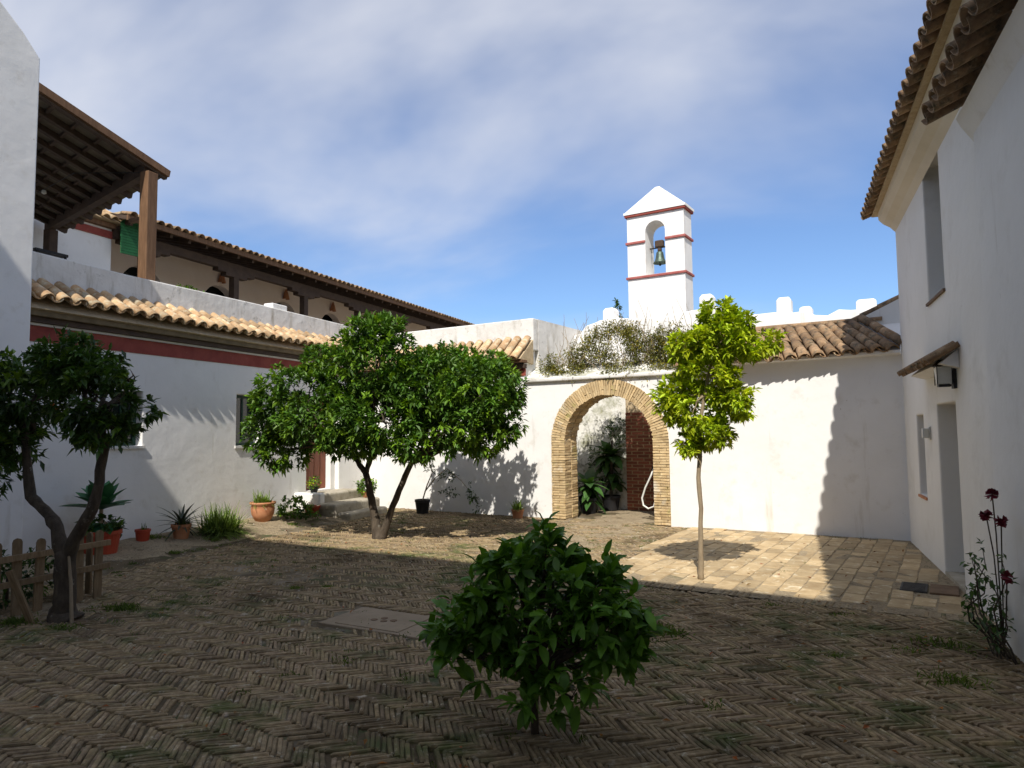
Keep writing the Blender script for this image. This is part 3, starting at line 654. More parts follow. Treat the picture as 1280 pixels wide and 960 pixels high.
for k in range(1, 6):
    a = Pt+vdn*(k/6*1.06)+Vector((0, 0, -.02)); obj('batten', MB().bar(a, a+e_*LEN, .05, .05), WOODD, pt)
obj('verge_board', MB().bar(Pt+Vector((.03, 0, .0)), P0+Vector((.03, 0, .0)), .05, .12), WOOD, pt)
bb = P0+Vector((-.06, -.36, -.03)); obj('eave_beam', MB().bar(bb, bb+e_*(LEN-.1), .14, .18), WOODD, pt)
obj('post', MB().box(-10.31, -10.11, 8.52, 8.72, 3.4, 6.26), WOOD, pt, bevel=.012)
q = bb+e_*4.95; obj('post', MB().box(q.x-.1, q.x+.1, q.y-.1, q.y+.1, 3.4, q.z-.09), WOODD, pt, bevel=.012)
obj('post_bracket', MB().box(-10.62, -10.115, 8.58, 8.66, 5.42, 5.49), WOOD, pt)
vn = vdn.normalized()
tiles(pt, Pt+e_*(LEN)+Vector((0, 0, .035)), -e_, vn, 21, .243, 7, L=.42, lap=.08, jit=.01)
obj('lamp', MB().lathe([(.001, .03), (.035, .02), (.045, -.03), (.001, -.06)], 10), LAMPG, pt, T(P0-vdn*.5+e_*3.2+Vector((0, 0, -.18))))
obj('cable', MB().tube([P0-vdn*.5+e_*3.6+Vector((0, 0, -.12)), P0-vdn*.5+e_*1.6+Vector((0, 0, -.22)), P0-vdn*.2+e_*.1+Vector((0, 0, -.2))], .007, 5), IRON, pt)
ch = thing('terrace_table', 'small dark metal table frame behind the terrace parapet under the porch', 'table', (-10.6, 7.0, 3.42))
for dx, dy in ((0, 0), (-.5, 0), (0, .45), (-.5, .45)): obj('leg', MB().tube([(dx+.04, dy+.06, 0), (dx, dy, 1.12)], .02, 6), IRON, ch)
obj('top', MB().box(-.53, .03, -.03, .48, 1.12, 1.16), IRON, ch)

# ================================================================== GALLERY HOUSE
gal = thing('gallery_house', 'far long wing with dark wooden gallery posts under a tiled eave', 'building', (0, 0, 0))
GX = -17.4
def galcols():
    c = [(12.0, 3, 7.4)]
    for yc in (14.55, 17.5, 20.65, 23.5, 26.6, 29.8):
        c += [(yc-.741, 3, 7.4), (yc-.74, 5.9, 7.4)]
        for k in range(11):
            a = math.pi*(1-k/10); c.append((yc+.74*math.cos(a), 5.9+.74*math.sin(a), 7.4))
        c += [(yc+.7401, 5.9, 7.4), (yc+.7402, 3, 7.4)]
    return c+[(33.6, 3, 7.4)]
obj('gallery_wall', colwall(galcols(), .3), PINK, gal, LM(GX))
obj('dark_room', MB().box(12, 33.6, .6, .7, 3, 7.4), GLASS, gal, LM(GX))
obj('block_wall', colwall([(5, 0, 6.88), (12.05, 0, 6.88)], 1.85), PL, gal, LM(-15.5))
obj('red_band', MB().box(5, 12.06, -.03, .01, 6.58, 6.76), RED, gal, LM(-15.5))
obj('cornice', MB().box(5, 12.07, -.14, .05, 6.82, 6.93), WOOD, gal, LM(-15.5))
mb = MB(); mb.v = [(5, -.30, 6.95), (12.2, -.30, 6.95), (12.2, 2.1, 8.15), (5, 2.1, 8.15), (5, 2.1, 6.9), (12.2, 2.1, 6.9)]; mb.f = [(0, 1, 2, 3), (1, 5, 2), (0, 3, 4), (4, 5, 1, 0)]; obj('block_roof_bed', mb, MORT, gal, LM(-15.5))
hb = obj('block_roof', MB().box(10.8, 12.25, 2.05, 2.3, 7.95, 8.2), PLW, gal, LM(-15.5))
tiles(hb, (9.5, 2.1, 8.15), (1, 0, 0), (0, -2.4, -1.2), 11, .25, 7, L=.42, lap=.04, pan=False)
obj('gallery_floor', MB().box(12.06, 33.6, -1.9, 0, 3.0, 3.3), STONE, gal, LM(GX))
mb = MB(); mb.v = [(12.0, -2.46, 7.10), (33.6, -2.46, 7.10), (33.6, .9, 7.88), (12.0, .9, 7.88), (12.0, .9, 7.76), (33.6, .9, 7.76), (33.6, -2.46, 7.0), (12.0, -2.46, 7.0)]
mb.f = [(0, 1, 2, 3), (7, 4, 5, 6), (0, 7, 6, 1), (0, 3, 4, 7), (1, 6, 5, 2)]; obj('gallery_roof', mb, WOODD, gal, LM(GX))
obj('eave_board', MB().box(12.0, 33.6, -2.52, -2.465, 6.98, 7.11), WOOD, gal, LM(GX))
hr = obj('eave_tile_row', MB().box(12, 33.6, -2.25, -1.8, 7.17, 7.22), MORT, gal, LM(GX))
tiles(hr, (12.0, -2.16, 7.15), (1, 0, 0), (0, -.42, -.097), 82, .262, 1, L=.42, m=TILED, pan=False)
obj('eave_beam', MB().box(12.05, 33.6, -2.0, -1.8, 6.62, 6.84), WOODD, gal, LM(GX))
for k in range(36): obj('rafter', MB().bar((12.2+k*.6, -2.4, 6.95), (12.2+k*.6, .0, 7.50), .08, .1), WOODD, gal, LM(GX))
for y in (12.98, 16.15, 19.4, 22.6, 25.8, 29.0, 32.3):
    obj('post', MB().box(y-.10, y+.10, -2.0, -1.8, 3.3, 6.43), WOODD, gal, LM(GX))
    c_ = MB(); c_.box(y-.74, y+.74, -2.01, -1.79, 6.525, 6.618); c_.box(y-.43, y+.43, -2.01, -1.79, 6.43, 6.524); obj('corbel', c_, WOODD, gal, LM(GX))
for y in (17.5, 20.65, 23.5, 26.6):
    obj('wall_lamp', MB().lathe([(.13, 0), (.12, .04), (.07, .24), (.02, .38), (.001, .4)], 8), POT, gal, LM(GX) @ T((y, -.09, 6.72)))
bl_ = thing('roller_blind', 'green roll-down blind hanging beside the gallery', 'blind', (-15.2, 12.08, 6.2))
for k in range(12): obj('slat', MB().box(-.014, .014, .0, .68, .84-k*.07-.062, .84-k*.07, M=Matrix.Rotation(.03, 4, 'X')), BLIND, bl_)
obj('roll', MB().tube([(0, 0, .88), (0, .68, .88)], .06, 10), BLIND, bl_)

# ================================================================== RIGHT HOUSE
XR = 1.58
rh = thing('right_house', 'tall shaded white house with tiled eave along the right side', 'house', (0, 0, 0))
ys = [12.03, 10.95, 10.40, 9.62, 9.46, 8.66, 8.44, -1.4]; xs = [-y for y in ys]; zs = [-.05, .8, 1.87, 1.97, 3.2, 4.88, 5.0]
def solidR(x, z):
    y = -x
    if 8.66 < y < 9.62 and 3.2 < z < 4.88: return False
    if 10.40 < y < 10.95 and .8 < z < 1.87: return False
    if 8.44 < y < 9.46 and z < 1.97: return False
    return True
obj('wall', wallgrid(xs, zs, solidR, .45), PLR, rh, RM(XR), bevel=.018)
obj('end_wall', MB().box(XR+.451, 6, 11.6, 12.03, -.05, 5.0), PLR, rh)
obj('pane', MB().box(-9.62, -8.66, .30, .33, 3.2, 4.88), GLASSG, rh, RM(XR))
wf = MB()
for a in ((-9.62, -9.56, 3.2, 4.88), (-8.72, -8.66, 3.2, 4.88), (-9.17, -9.11, 3.26, 4.82), (-9.56, -8.72, 3.2, 3.26), (-9.56, -8.72, 4.82, 4.88)): wf.box(a[0], a[1], .24, .30, a[2], a[3])
obj('window_frame', wf, LAMPG, rh, RM(XR))
obj('window_sill', MB().box(-9.66, -8.62, -.025, .2, 3.165, 3.197), RUST, rh, RM(XR))
obj('pane', MB().box(-10.95, -10.40, .22, .25, .8, 1.87), GLASSG, rh, RM(XR))
obj('window_sill', MB().box(-10.98, -10.37, -.02, .2, .765, .797), POT, rh, RM(XR))
dd = obj('door', MB().box(-9.46, -8.44, .30, .35, .0, 1.97), mat('grey_door_paint', (.30, .30, .29), (.35, .35, .34), 3, .6, .1), rh, RM(XR))
obj('handle', MB().tube([(-8.55, .30, .95), (-8.55, .25, .95), (-8.66, .25, .95)], .012, 6), IRON, dd)
for z0_, z1_ in ((.15, .95), (1.05, 1.85)): obj('panel', MB().box(-9.34, -8.68, .285, .30, z0_, z1_), dd.data.materials[0], dd, bevel=.008)
obj('threshold', MB().box(-9.46, -8.44, .0, .29, -.05, .04), STONE, rh, RM(XR))
mb = MB(); pf = [(0, 4.72), (-.07, 4.80), (-.16, 4.86), (-.22, 4.93), (-.23, 5.03), (.3, 5.03)]
for k in range(len(pf)-1):
    (a, za), (b_, zb) = pf[k], pf[k+1]; mb.quad((-12.03, a, za), (1.4, a, za), (1.4, b_, zb), (-12.03, b_, zb))
mb.quad(*[(-12.03, a, z) for a, z in pf]); obj('plaster_cornice', mb, mat('cream_plaster', (.60, .53, .40), (.68, .61, .49), 1.2, .9, .3, 6), rh, RM(XR))
mb = MB(); mb.v = [(-12.2, -.30, 5.06), (1.4, -.30, 5.06), (1.4, 4.4, 6.9), (-12.2, 4.4, 6.9), (-12.2, -.30, 5.035), (1.4, -.30, 5.035), (1.4, 4.4, 5.0), (-12.2, 4.4, 5.0)]
mb.f = [(0, 1, 2, 3), (4, 7, 6, 5), (0, 4, 5, 1), (0, 3, 7, 4), (1, 5, 6, 2), (2, 6, 7, 3)]; obj('roof_bed', mb, MORT, rh, RM(XR))
hr = obj('eave_tile_row', MB().box(-12.2, 1.3, .1, .2, 5.2, 5.23), MORT, rh, RM(XR))
tiles(hr, (-12.25, .40, 5.335), (1, 0, 0), (0, -.86, -.335), 56, .236, 2, L=.48, lap=.09, m=TILED, jit=.004)
# lower lean-to roof of the near bay
bay = thing('near_bay', 'shallow white bay with a short tiled roof at the top right', 'building', (0, 0, 0))
obj('wall', MB().box(-6.72, 1.2, .001, .085, -.05, 4.30), PLR, bay, RM(XR-.09), bevel=.015)
mb = MB(); mb.v = [(-6.80, -.1, 4.33), (1.2, -.1, 4.33), (1.2, .088, 4.50), (-6.80, .088, 4.50), (-6.80, .088, 4.0), (1.2, .088, 4.0), (1.2, -.07, 4.26), (-6.8, -.07, 4.26)]
mb.f = [(0, 1, 2, 3), (0, 7, 6, 1), (7, 4, 5, 6), (0, 3, 4, 7)]; obj('roof_bed', mb, PL, bay, RM(XR-.09))
tiles(bay, (XR-.06, 6.86, 4.50), (0, -1, 0), (-.42, 0, -.20), 24, .25, 1, L=.36, m=TILED)
# tiled hood over the doorway
hd = thing('door_hood', 'small tiled hood jutting from the right house above the doorway', 'canopy', (XR, 9.1, 2.2))
mb = MB(); mb.v = [(-.003, -.95, .10), (-.003, .95, .10), (-.17, .95, .15), (-.17, -.95, .15), (-.003, -.95, .29), (-.003, .95, .29)]; mb.f = [(0, 1, 2, 3), (0, 3, 4), (1, 5, 2), (3, 2, 5, 4)]; obj('plaster_corbel', mb, PLR, hd)
tiles(hd, (-.005, -1.0, .31), (0, 1, 0), (-.26, 0, -.17), 13, .155, 1, L=.32, m=TILED)
# lanterns
lt = thing('wall_lantern', 'iron and glass wall lantern beside the tiled door hood', 'lantern', (XR, 8.36, 2.10))
obj('bracket', MB().box(-.03, -.001, -.06, .06, .0, .30), IRON, lt); obj('glass', MB().box(-.17, -.045, -.055, .055, .05, .22, taper=-.012), LAMPG, lt)
obj('cap', MB().box(-.20, -.02, -.085, .085, .235, .30, taper=.05), IRON, lt); obj('base', MB().box(-.16, -.05, -.05, .05, .02, .045), IRON, lt)
for a, b_ in ((-.18, -.07), (-.18, .065), (-.045, -.07), (-.045, .065)): obj('cage_bar', MB().box(a, a+.008, b_, b_+.008, .04, .24), IRON, lt)
l2 = thing('wall_light', 'small square wall light between the slit window and doorway', 'light', (XR, 9.95, 1.55))
obj('back_plate', MB().box(-.02, -.001, -.06, .06, 0, .16), LAMPG, l2, bevel=.005); obj('shade', MB().box(-.09, -.021, -.05, .05, .02, .14), LAMPG, l2, bevel=.01)

# ---- farmhouse behind the viewpoint (its roof line throws the shade over the yard)
bh = thing('rear_house', 'tall white house closing the courtyard behind the viewpoint', 'house', (.08, -1.27, 0), -math.atan(.165))
obj('wall', MB().box(-16, 10, -8, 0, -.05, 10.35), PL, bh)
mb = MB(); mb.box(-16, 10, -8, .0, 10.35, 10.6); obj('roof', mb, TILED, bh)
# ================================================================== TREES
def tree(name, label, loc, trunks, barkm, crownmb, leafm, rz=0, extra=None):
    t = thing(name, label, 'tree', loc, rz, None)
    for pts, rad in trunks[:1]: obj('trunk', MB().tube(*gnarl(pts, rad, 1), 12), barkm, t, smooth=True)
    for k, (pts, rad) in enumerate(trunks[1:]): obj('branch', MB().tube(*gnarl(pts, rad, k), 8), barkm, t, smooth=True)
    obj('crown', crownmb, leafm, t)
    return t
def limbs(starts, lobes, r0, seed):
    out = []
    for k, (c, *_r) in enumerate(lobes):
        c = Vector(c); s = min(starts, key=lambda q: (Vector(q)-c).length)
        p = wob(s, c, 6, .3, seed+k); out.append((p, [r0*(1-.8*i/6) for i in range(7)]))
        for j in range(3):
            q = c+Vector((_r[0]*rnd.uniform(-.7, .7), _r[1]*rnd.uniform(-.7, .7), _r[2]*rnd.uniform(-.4, .7)))
            m_ = p[3+j % 3]; out.append((wob(m_, q, 4, .15, seed+k+j), [r0*.4*(1-.8*i/4) for i in range(5)]))
    return out
# middle orange tree
lb = [((-2.05, .1, 1.95), .62, .75, .50), ((-1.45, -.2, 2.30), .80, .85, .62), ((-.55, .3, 2.75), .80, .95, .62), ((.10, -.3, 2.95), .62, .8, .62), ((.85, .2, 2.50), .80, .95, .62), ((1.75, .2, 2.30), .70, .85, .58), ((1.35, -.1, 1.82), .75, .85, .45),
      ((.35, -.5, 1.90), .85, .75, .52), ((-.75, -.5, 1.95), .72, .75, .52), ((-1.95, 0, 1.42), .42, .5, .34), ((.4, 1.1, 2.5), 1.2, .8, .75), ((2.1, .2, 2.0), .36, .5, .45), ((-2.3, -.1, 1.7), .35, .4, .4), ((.0, .0, 3.42), .45, .5, .26), ((-1.25, .2, 2.95), .42, .5, .28), ((.05, -.4, 1.62), .55, .5, .30), ((.95, -.3, 1.55), .65, .55, .32), ((-.55, -.2, 1.58), .4, .4, .26), ((1.75, .2, 1.72), .5, .55, .42), ((.5, 1.5, 2.7), .8, .7, .6), ((1.25, 1.4, 2.65), .65, .65, .5), ((-.2, 1.7, 2.6), .7, .6, .5)]
fl = (-.28, 0, 1.05); fr = (.58, .02, 1.22)
tr = [([(-.02, 0, -.05), (-.02, 0, .06), (-.09, .0, .30), (-.17, 0, .62), (-.22, 0, .88), fl], [.13, .10, .068, .06, .056, .052]),
      ([(.03, 0, -.02), (.10, 0, .16), (.24, .0, .50), (.42, .01, .90), fr], [.09, .065, .055, .05, .046]), ([fl, (-.45, 0, 1.25), (-.85, -.1, 1.55)], [.05, .04, .03]), ([fl, (-.25, .1, 1.3), (-.22, .1, 1.9)], [.05, .045, .04])]
tree('orange_tree', 'large spreading orange tree with a forked trunk in front of the corner', (-6.33, 9.89, 0), tr+limbs([fl, fr, (-.85, -.1, 1.55), (-.22, .1, 1.9)], lb, .04, 1), BARK, crown(lb, 4700, 12, .115, .05, 11, tint=(.55, 1.25), young=.38, ycol=(1.9, 1.55, .8), gap=.06, gs=1.9, shell=.45), LEAF)
# right young tree
lb = [((.0, 0, 1.92), .40, .38, .30), ((.16, 0, 2.32), .36, .4, .30), ((.30, .05, 2.70), .42, .42, .28), ((-.24, 0, 2.10), .24, .3, .24), ((.28, 0, 3.00), .20, .26, .22), ((.66, 0, 2.68), .30, .32, .18), ((-.02, -.1, 2.66), .26, .28, .20), ((.14, .1, 1.64), .26, .28, .18), ((.42, 0, 2.02), .22, .26, .24), ((-.10, 0, 1.56), .14, .18, .14), ((.5, .0, 2.92), .16, .2, .12)]
tr = [([(0, 0, -.05), (.0, 0, .3), (.02, .0, .8), (.0, 0, 1.15), (.03, 0, 1.45), (.03, 0, 1.75), (.14, 0, 2.3), (.28, 0, 2.8)], [.036, .029, .026, .026, .025, .022, .018, .01])]
tree('young_citrus_tree', 'slender young tree with yellow-green crown and thin pale trunk on pavers', (-1.03, 8.3, 0), tr+limbs([(.03, 0, 1.5), (.1, 0, 2.1), (.2, 0, 2.5)], lb, .018, 5), BARKP, crown(lb, 1250, 11, .09, .042, 23, tint=(.8, 1.75), young=.3, ycol=(1.2, 1.12, .7), gap=.03, gs=2.6, shell=.3, sp=.05), LEAFY)
# left tree in the shade
lb = [((.12, 0, 2.02), .24, .34, .26), ((-.02, .05, 2.42), .36, .42, .28), ((.42, .0, 2.06), .32, .4, .30), ((.68, .0, 2.02), .26, .34, .24), ((.52, -.05, 1.76), .30, .32, .15), ((-.55, 0, 2.20), .30, .4, .36), ((-1.05, 0, 2.05), .42, .5, .55), ((-.72, -.1, 1.66), .18, .32, .34), ((-1.3, -.1, 1.45), .35, .4, .4), ((.22, .05, 2.34), .28, .34, .20), ((.72, 0, 2.28), .16, .2, .12)]
fk = (0, 0, .60)
tr = [([(.0, 0, -.05), (.0, 0, .03), (.01, .0, .15), (.0, .0, .40), (.0, 0, .56), (0, 0, .64), (0, 0, .68)], [.17, .125, .10, .092, .092, .07, .02]),
      ([(0, 0, .45), (.04, 0, .60), (.16, 0, .80), (.34, .0, 1.02), (.42, 0, 1.28), (.46, 0, 1.58), (.42, 0, 1.85)], [.07, .07, .058, .05, .044, .042, .03]), ([(0, 0, .45), (-.03, 0, .62), (-.12, 0, .84), (-.32, 0, 1.0), (-.52, 0, 1.12), (-.60, .0, 1.45), (-.66, .0, 1.9)], [.07, .07, .058, .052, .047, .04, .03])]
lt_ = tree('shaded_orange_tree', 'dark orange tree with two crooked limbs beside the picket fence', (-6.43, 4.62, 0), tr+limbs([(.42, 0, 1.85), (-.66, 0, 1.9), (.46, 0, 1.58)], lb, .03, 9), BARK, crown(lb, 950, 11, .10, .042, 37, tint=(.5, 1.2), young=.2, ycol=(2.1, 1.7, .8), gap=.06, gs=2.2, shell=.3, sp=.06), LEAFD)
o = thing('orange_fruit', 'single red-orange fruit hanging in the shaded left tree', 'fruit', (-6.53, 4.52, 1.98))
obj('flesh', MB().lathe([(.001, -.04), (.022, -.034), (.04, -.012), (.04, .012), (.022, .034), (.001, .04)], 12), FRUIT, o, smooth=True); obj('stalk', MB().tube([(0, 0, .035), (0, 0, .10)], .004, 5), BARK, o)
# foreground bush: large leaves as parts
fg = thing('small_orange_bush', 'small dense dark green orange bush standing alone in the foreground', 'bush', (-1.42, 3.83, 0))
obj('trunk', MB().tube([(0, 0, -.05), (0, 0, .1), (.01, 0, .3), (.0, .02, .6)], [.026, .022, .02, .014], 8), BARK, fg, smooth=True)
def bigleaf(r):
    mb = MB(); L, W = .115, .05; n = 4
    for k in range(n+1):
        t_ = k/n; w_ = W*math.sin(math.pi*min(1, t_*.93+.04))**.8*.5; z = -.03*t_*t_*r.uniform(.3, 1.6)
        mb.v += [(-w_, L*t_, z+.25*w_), (0, L*t_, z-.002), (w_, L*t_, z+.25*w_)]
    for k in range(n):
        a = 3*k; mb.f += [(a, a+1, a+4, a+3), (a+1, a+2, a+5, a+4)]
    return mb
BLM = [bigleaf(random.Random(k)) for k in range(5)]; BME = [b_.mesh('leaf', LEAFB, True) for b_ in BLM]
r = random.Random(77); items = []
flb = [((.02, 0, .58), .34, .36, .30), ((.14, -.05, .80), .27, .28, .22), ((.38, 0, .62), .24, .28, .24), ((.47, .05, .80), .14, .18, .13), ((-.26, 0, .55), .24, .3, .22), ((.07, 0, .98), .14, .16, .15), ((-.42, 0, .42), .20, .22, .14), ((.16, -.1, .32), .24, .26, .16), ((-.10, .05, .92), .12, .16, .13), ((.52, 0, .50), .14, .18, .14), ((-.30, 0, .74), .13, .16, .14), ((-.12, -.1, .36), .22, .24, .14), ((.28, 0, .18), .12, .14, .10), ((.36, -.05, .84), .18, .2, .15), ((-.22, -.05, .80), .17, .2, .15), ((.50, -.05, .66), .17, .2, .15), ((-.48, 0, .52), .14, .16, .12)]
tw_ = []
for (c, rx, ry, rz_) in flb:
    c = Vector(c)
    for _ in range(int(150*(rx*rz_+.03)*2.4)):
        o_ = rv(r); q = r.uniform(.35, 1)**.6; p = c+Vector((o_.x*rx, o_.y*ry, o_.z*rz_))*q
        p = Vector((p.x*1.0, p.y*.95, .04+p.z*.93))
        if p.z < .20 and not (.1 < p.x < .4): continue
        if noise.noise(p*4.5) < -.22: continue
        tw_.append((c, p)); ax = (o_*.8+Vector((0, 0, .55))).normalized()
        for j in range(8):
            dd_ = (ax*.55+rv(r)*.95).normalized(); items.append((p+ax*(j*.012), dd_, r.uniform(.6, 1.2)))
for cx, cz, n_ in ((.14, 1.16, 7), (.02, 1.10, 6), (.44, .96, 6), (-.12, 1.08, 6), (.56, .78, 5), (-.55, .62, 5)):
    for j in range(n_): items.append((Vector((cx*.92, r.uniform(-.05, .05), cz*.95-.05)), (Vector((0, 0, .9))+rv(r)*.8).normalized(), r.uniform(.8, 1.2)))
mb = MB()
for c, p in tw_[::3]: mb.tube([(0, .01, .30), c*.6+p*.2+Vector((0, 0, .05)), p], [.010, .006, .003], 5, cap=False)
obj('twigs', mb, BARK, fg)
camv = Vector((0, 0, 1.7))-Vector((-1.42, 3.83, .6))
items.sort(key=lambda a: -a[0].dot(camv.normalized())*1.0-abs(a[2])*.25)
mb = MB()
for k, (p, d, s) in enumerate(items):
    side = d.cross(Vector((rnd.uniform(-.5, .5), rnd.uniform(-.5, .5), 1))).normalized(); u = side.cross(d)
    M_ = T(p) @ Matrix((side, d, u)).transposed().to_4x4() @ Matrix.Scale(s, 4)
    if k < 300: link('leaf', BME[k % 5], fg, M_ @ Matrix.Diagonal((rnd.uniform(.75, 1.25), rnd.uniform(.7, 1.1), 1, 1)))
    else:
        i0 = len(mb.v); src = BLM[k % 5]; mb.v += [tuple(M_ @ Vector(q)) for q in src.v]; mb.f += [tuple(i0+q for q in f) for f in src.f]
o = obj('inner_leaves', mb, LEAFB, fg, smooth=True); o['kind'] = 'stuff'
# cypress far behind the tower
CYX = -9.42
cy = thing('cypress_tree', 'tip of a dark green cypress behind the white merlons', 'tree', B(CYX, 11), BA)
obj('trunk', MB().tube([(0, 0, 0), (0, 0, 5.6)], [.14, .03], 8), BARK, cy)
obj('crown', crown([((0, 0, 3.0), .5, .5, 2.4), ((0, 0, 5.4), .16, .16, 1.15)], 900, 6, .12, .05, 91, young=0, shell=.5), LEAFD, cy)

# ================================================================== POTS AND PLANTS
def pot(parent, r0, r1, h, m, rim=.02, soil=True):
    obj('pot', MB().lathe([(.001, 0), (r0, 0), (r1, h*.82), (r1+rim, h*.83), (r1+rim, h), (r1-.012, h), (r1-.015, h*.9), (.001, h*.9)], 24), m, parent, smooth=False)
    obj('soil', MB().lathe([(.001, h*.92), (r1-.014, h*.915)], 16), SOIL, parent)
def blade_mesh(name, m, L, W, n=5, curl=.5, thick=.0, keel=.2):
    mb = MB()
    for k in range(n+1):
        t_ = k/n; w_ = W*.5*(math.sin(math.pi*(.22+.78*t_))**.8 if t_ < 1 else 0.02); z = -curl*L*t_*t_
        mb.v += [(-w_, L*t_, z+keel*w_), (0, L*t_, z), (w_, L*t_, z+keel*w_)]
    for k in range(n):
        a = 3*k; mb.f += [(a, a+1, a+4, a+3), (a+1, a+2, a+5, a+4)]
    return mb.mesh(name, m, True)
def rosette(parent, me, n, z, up0, up1, r, sc=(.8, 1.1), off=(0, 0)):
    for k in range(n):
        a = k*2.39996+r.uniform(-.2, .2); el = up0+(up1-up0)*(k/n)+r.uniform(-.1, .1)
        link('leaf', me, parent, T((off[0], off[1], z+.02*k/n)) @ RZ(a) @ Matrix.Rotation(el, 4, 'X') @ T((0, .02, 0)) @ Matrix.Scale(r.uniform(*sc), 4))
def tuft(L, W, n, spread, seed, tint=(.6, 1.3), base=.04, z0=0, droop=.5):
    r = random.Random(seed); mb = MB()
    for _ in range(n):
        a = r.uniform(0, 6.283); el = r.uniform(.15, 1.35)*spread; d = Vector((math.cos(a)*math.sin(el), math.sin(a)*math.sin(el), math.cos(el)))
        p = Vector((r.uniform(-base, base), r.uniform(-base, base), z0)); l = L*r.uniform(.6, 1.1); t_ = r.uniform(*tint); s = d.cross(Vector((0, 0, 1)))
        if s.length < .01: s = Vector((1, 0, 0))
        s.normalize(); i0 = len(mb.v)
        for k in range(4):
            q = k/3; c = p+d*(l*q)-Vector((0, 0, droop*l*q*q*math.sin(el))); w_ = W*.5*(1-.85*q); mb.v += [tuple(c-s*w_), tuple(c+s*w_)]; mb.c += [(t_, t_, t_)]*2
        for k in range(3): a_ = i0+2*k; mb.f.append((a_, a_+1, a_+3, a_+2))
    return mb
r = random.Random(5)
def gz(x, y): return bedz(x, y)-.01
AG = blade_mesh('agave_leaf', AGV, .46, .25, 6, .10, keel=.3)
p_ = thing('potted_agave', 'broad-leaved green agave in a big red planter beside the picket fence', 'potted plant', (-9.02, 6.98, gz(-9.02, 6.98)))
pot(p_, .21, .25, .32, POTR); 
for x, y, h in ((0, 0, .36), (.08, .02, .16)):
    obj('stem', MB().tube([(x*.5, y, .26), (x, y, .26+h)], [.03, .025], 8), BARKP, p_)
rosette(p_, AG, 20, .60, .15, 1.35, r, off=(0, 0))
rosette(p_, AG, 10, .40, -.7, -.1, r, (.45, .6), off=(.05, .0))
obj('low_foliage', crown([((0, 0, .36), .26, .26, .14)], 60, 7, .09, .05, 3), LEAFD, p_)
p_ = thing('small_red_pot', 'small red pot with a bare seedling against the left wall', 'potted plant', (-9.25, 7.86, gz(-9.25, 7.86)))
pot(p_, .085, .105, .19, POTR, .008); obj('seedling', tuft(.14, .02, 7, .6, 4, z0=.17), GRASS, p_)
SB = blade_mesh('spiky_leaf', SPK, .36, .04, 5, .35, keel=.4)
p_ = thing('potted_spiky_plant', 'dark spiky plant in a terracotta pot against the shaded left wall', 'potted plant', (-9.0, 8.35, gz(-9.0, 8.35)))
pot(p_, .10, .14, .24, POT, .01); rosette(p_, SB, 30, .20, -.35, 1.2, r, (.8, 1.3)); obj('low_foliage', tuft(.2, .02, 60, .95, 8, (.4, .8), z0=.2, base=.1), SPK if False else GRASS, p_)
p_ = thing('grassy_bush', 'rounded bush of long yellow-green strap leaves by the left wall', 'bush', (-8.85, 9.0, gz(-8.85, 9.0)))
obj('leaves', tuft(.60, .03, 900, 1.05, 12, (.7, 2.0), base=.22, droop=.62), GRASS, p_); obj('crown_base', MB().lathe([(.16, 0), (.14, .05), (.001, .08)], 10), SOIL, p_)
p_ = thing('terracotta_pot', 'round terracotta pot of light green plants standing in the sun', 'potted plant', (-9.2, 10.4, gz(-9.2, 10.4)))
obj('pot', MB().lathe([(.001, 0), (.13, 0), (.20, .14), (.215, .24), (.20, .31), (.235, .33), (.235, .36), (.20, .36), (.19, .3), (.001, .3)], 24), POT, p_, smooth=True)
obj('soil', MB().lathe([(.001, .325), (.195, .32)], 16), SOIL, p_); obj('foliage', tuft(.30, .03, 190, 1.0, 14, (1.2, 2.4), base=.13, z0=.31), GRASS, p_)
p_ = thing('leafy_seedling_patch', 'low clump of bright green leaves between terracotta pot and steps', 'plant', (-8.95, 10.95, gz(-8.95, 10.95)))
obj('foliage', crown([((0, 0, .2), .26, .3, .22), ((.1, .2, .1), .25, .25, .12)], 90, 8, .085, .045, 17, young=.5, ycol=(2.4, 2, 1)), LEAF, p_); obj('stem', MB().tube([(0, 0, -.02), (0, 0, .22)], .012, 6), BARKP, p_)
p_ = thing('low_red_pot', 'low glazed red pot on the ground at the foot of the steps', 'pot', (-8.98, 11.55, gz(-8.98, 11.55)))
pot(p_, .11, .15, .20, POTR, .012); obj('foliage', tuft(.1, .02, 20, .8, 19, z0=.18), GRASS, p_)
p_ = thing('landing_pot', 'small dark pot with yellow flowers on the landing by the door', 'potted plant', (-9.30, 12.02, .47))
pot(p_, .06, .085, .14, POTK, .008); obj('foliage', crown([((0, 0, .22), .11, .11, .13)], 40, 7, .05, .03, 21, young=.6, ycol=(5, 3, .6)), LEAF, p_)
p_ = thing('step_plant', 'bright green potted plant on the right end of the stone steps', 'potted plant', (-8.75, 13.15, .30))
pot(p_, .08, .11, .12, POT, .012); obj('foliage', crown([((0, 0, .24), .19, .19, .17)], 70, 7, .08, .04, 22, young=.6, ycol=(3, 2.4, 1)), LEAF, p_)
p_ = thing('black_pot_sapling', 'black plastic pot with a thin climbing stem against the sunlit wall', 'potted plant', (-7.38, 13.18, -.01))
pot(p_, .12, .155, .30, POTK, .01)
obj('stem', MB().tube([(0, 0, .27), (.05, .12, .6), (.12, .22, .85), (-.02, .26, 1.2), (-.06, .28, 1.9)], [.016, .014, .012, .01, .006], 6), BARKP, p_)
obj('stem', MB().tube([(.02, .06, .45), (.22, .18, .75), (.5, .16, .95), (.85, .14, .7), (1.1, .1, .45)], [.014, .012, .01, .008, .005], 6), BARKP, p_)
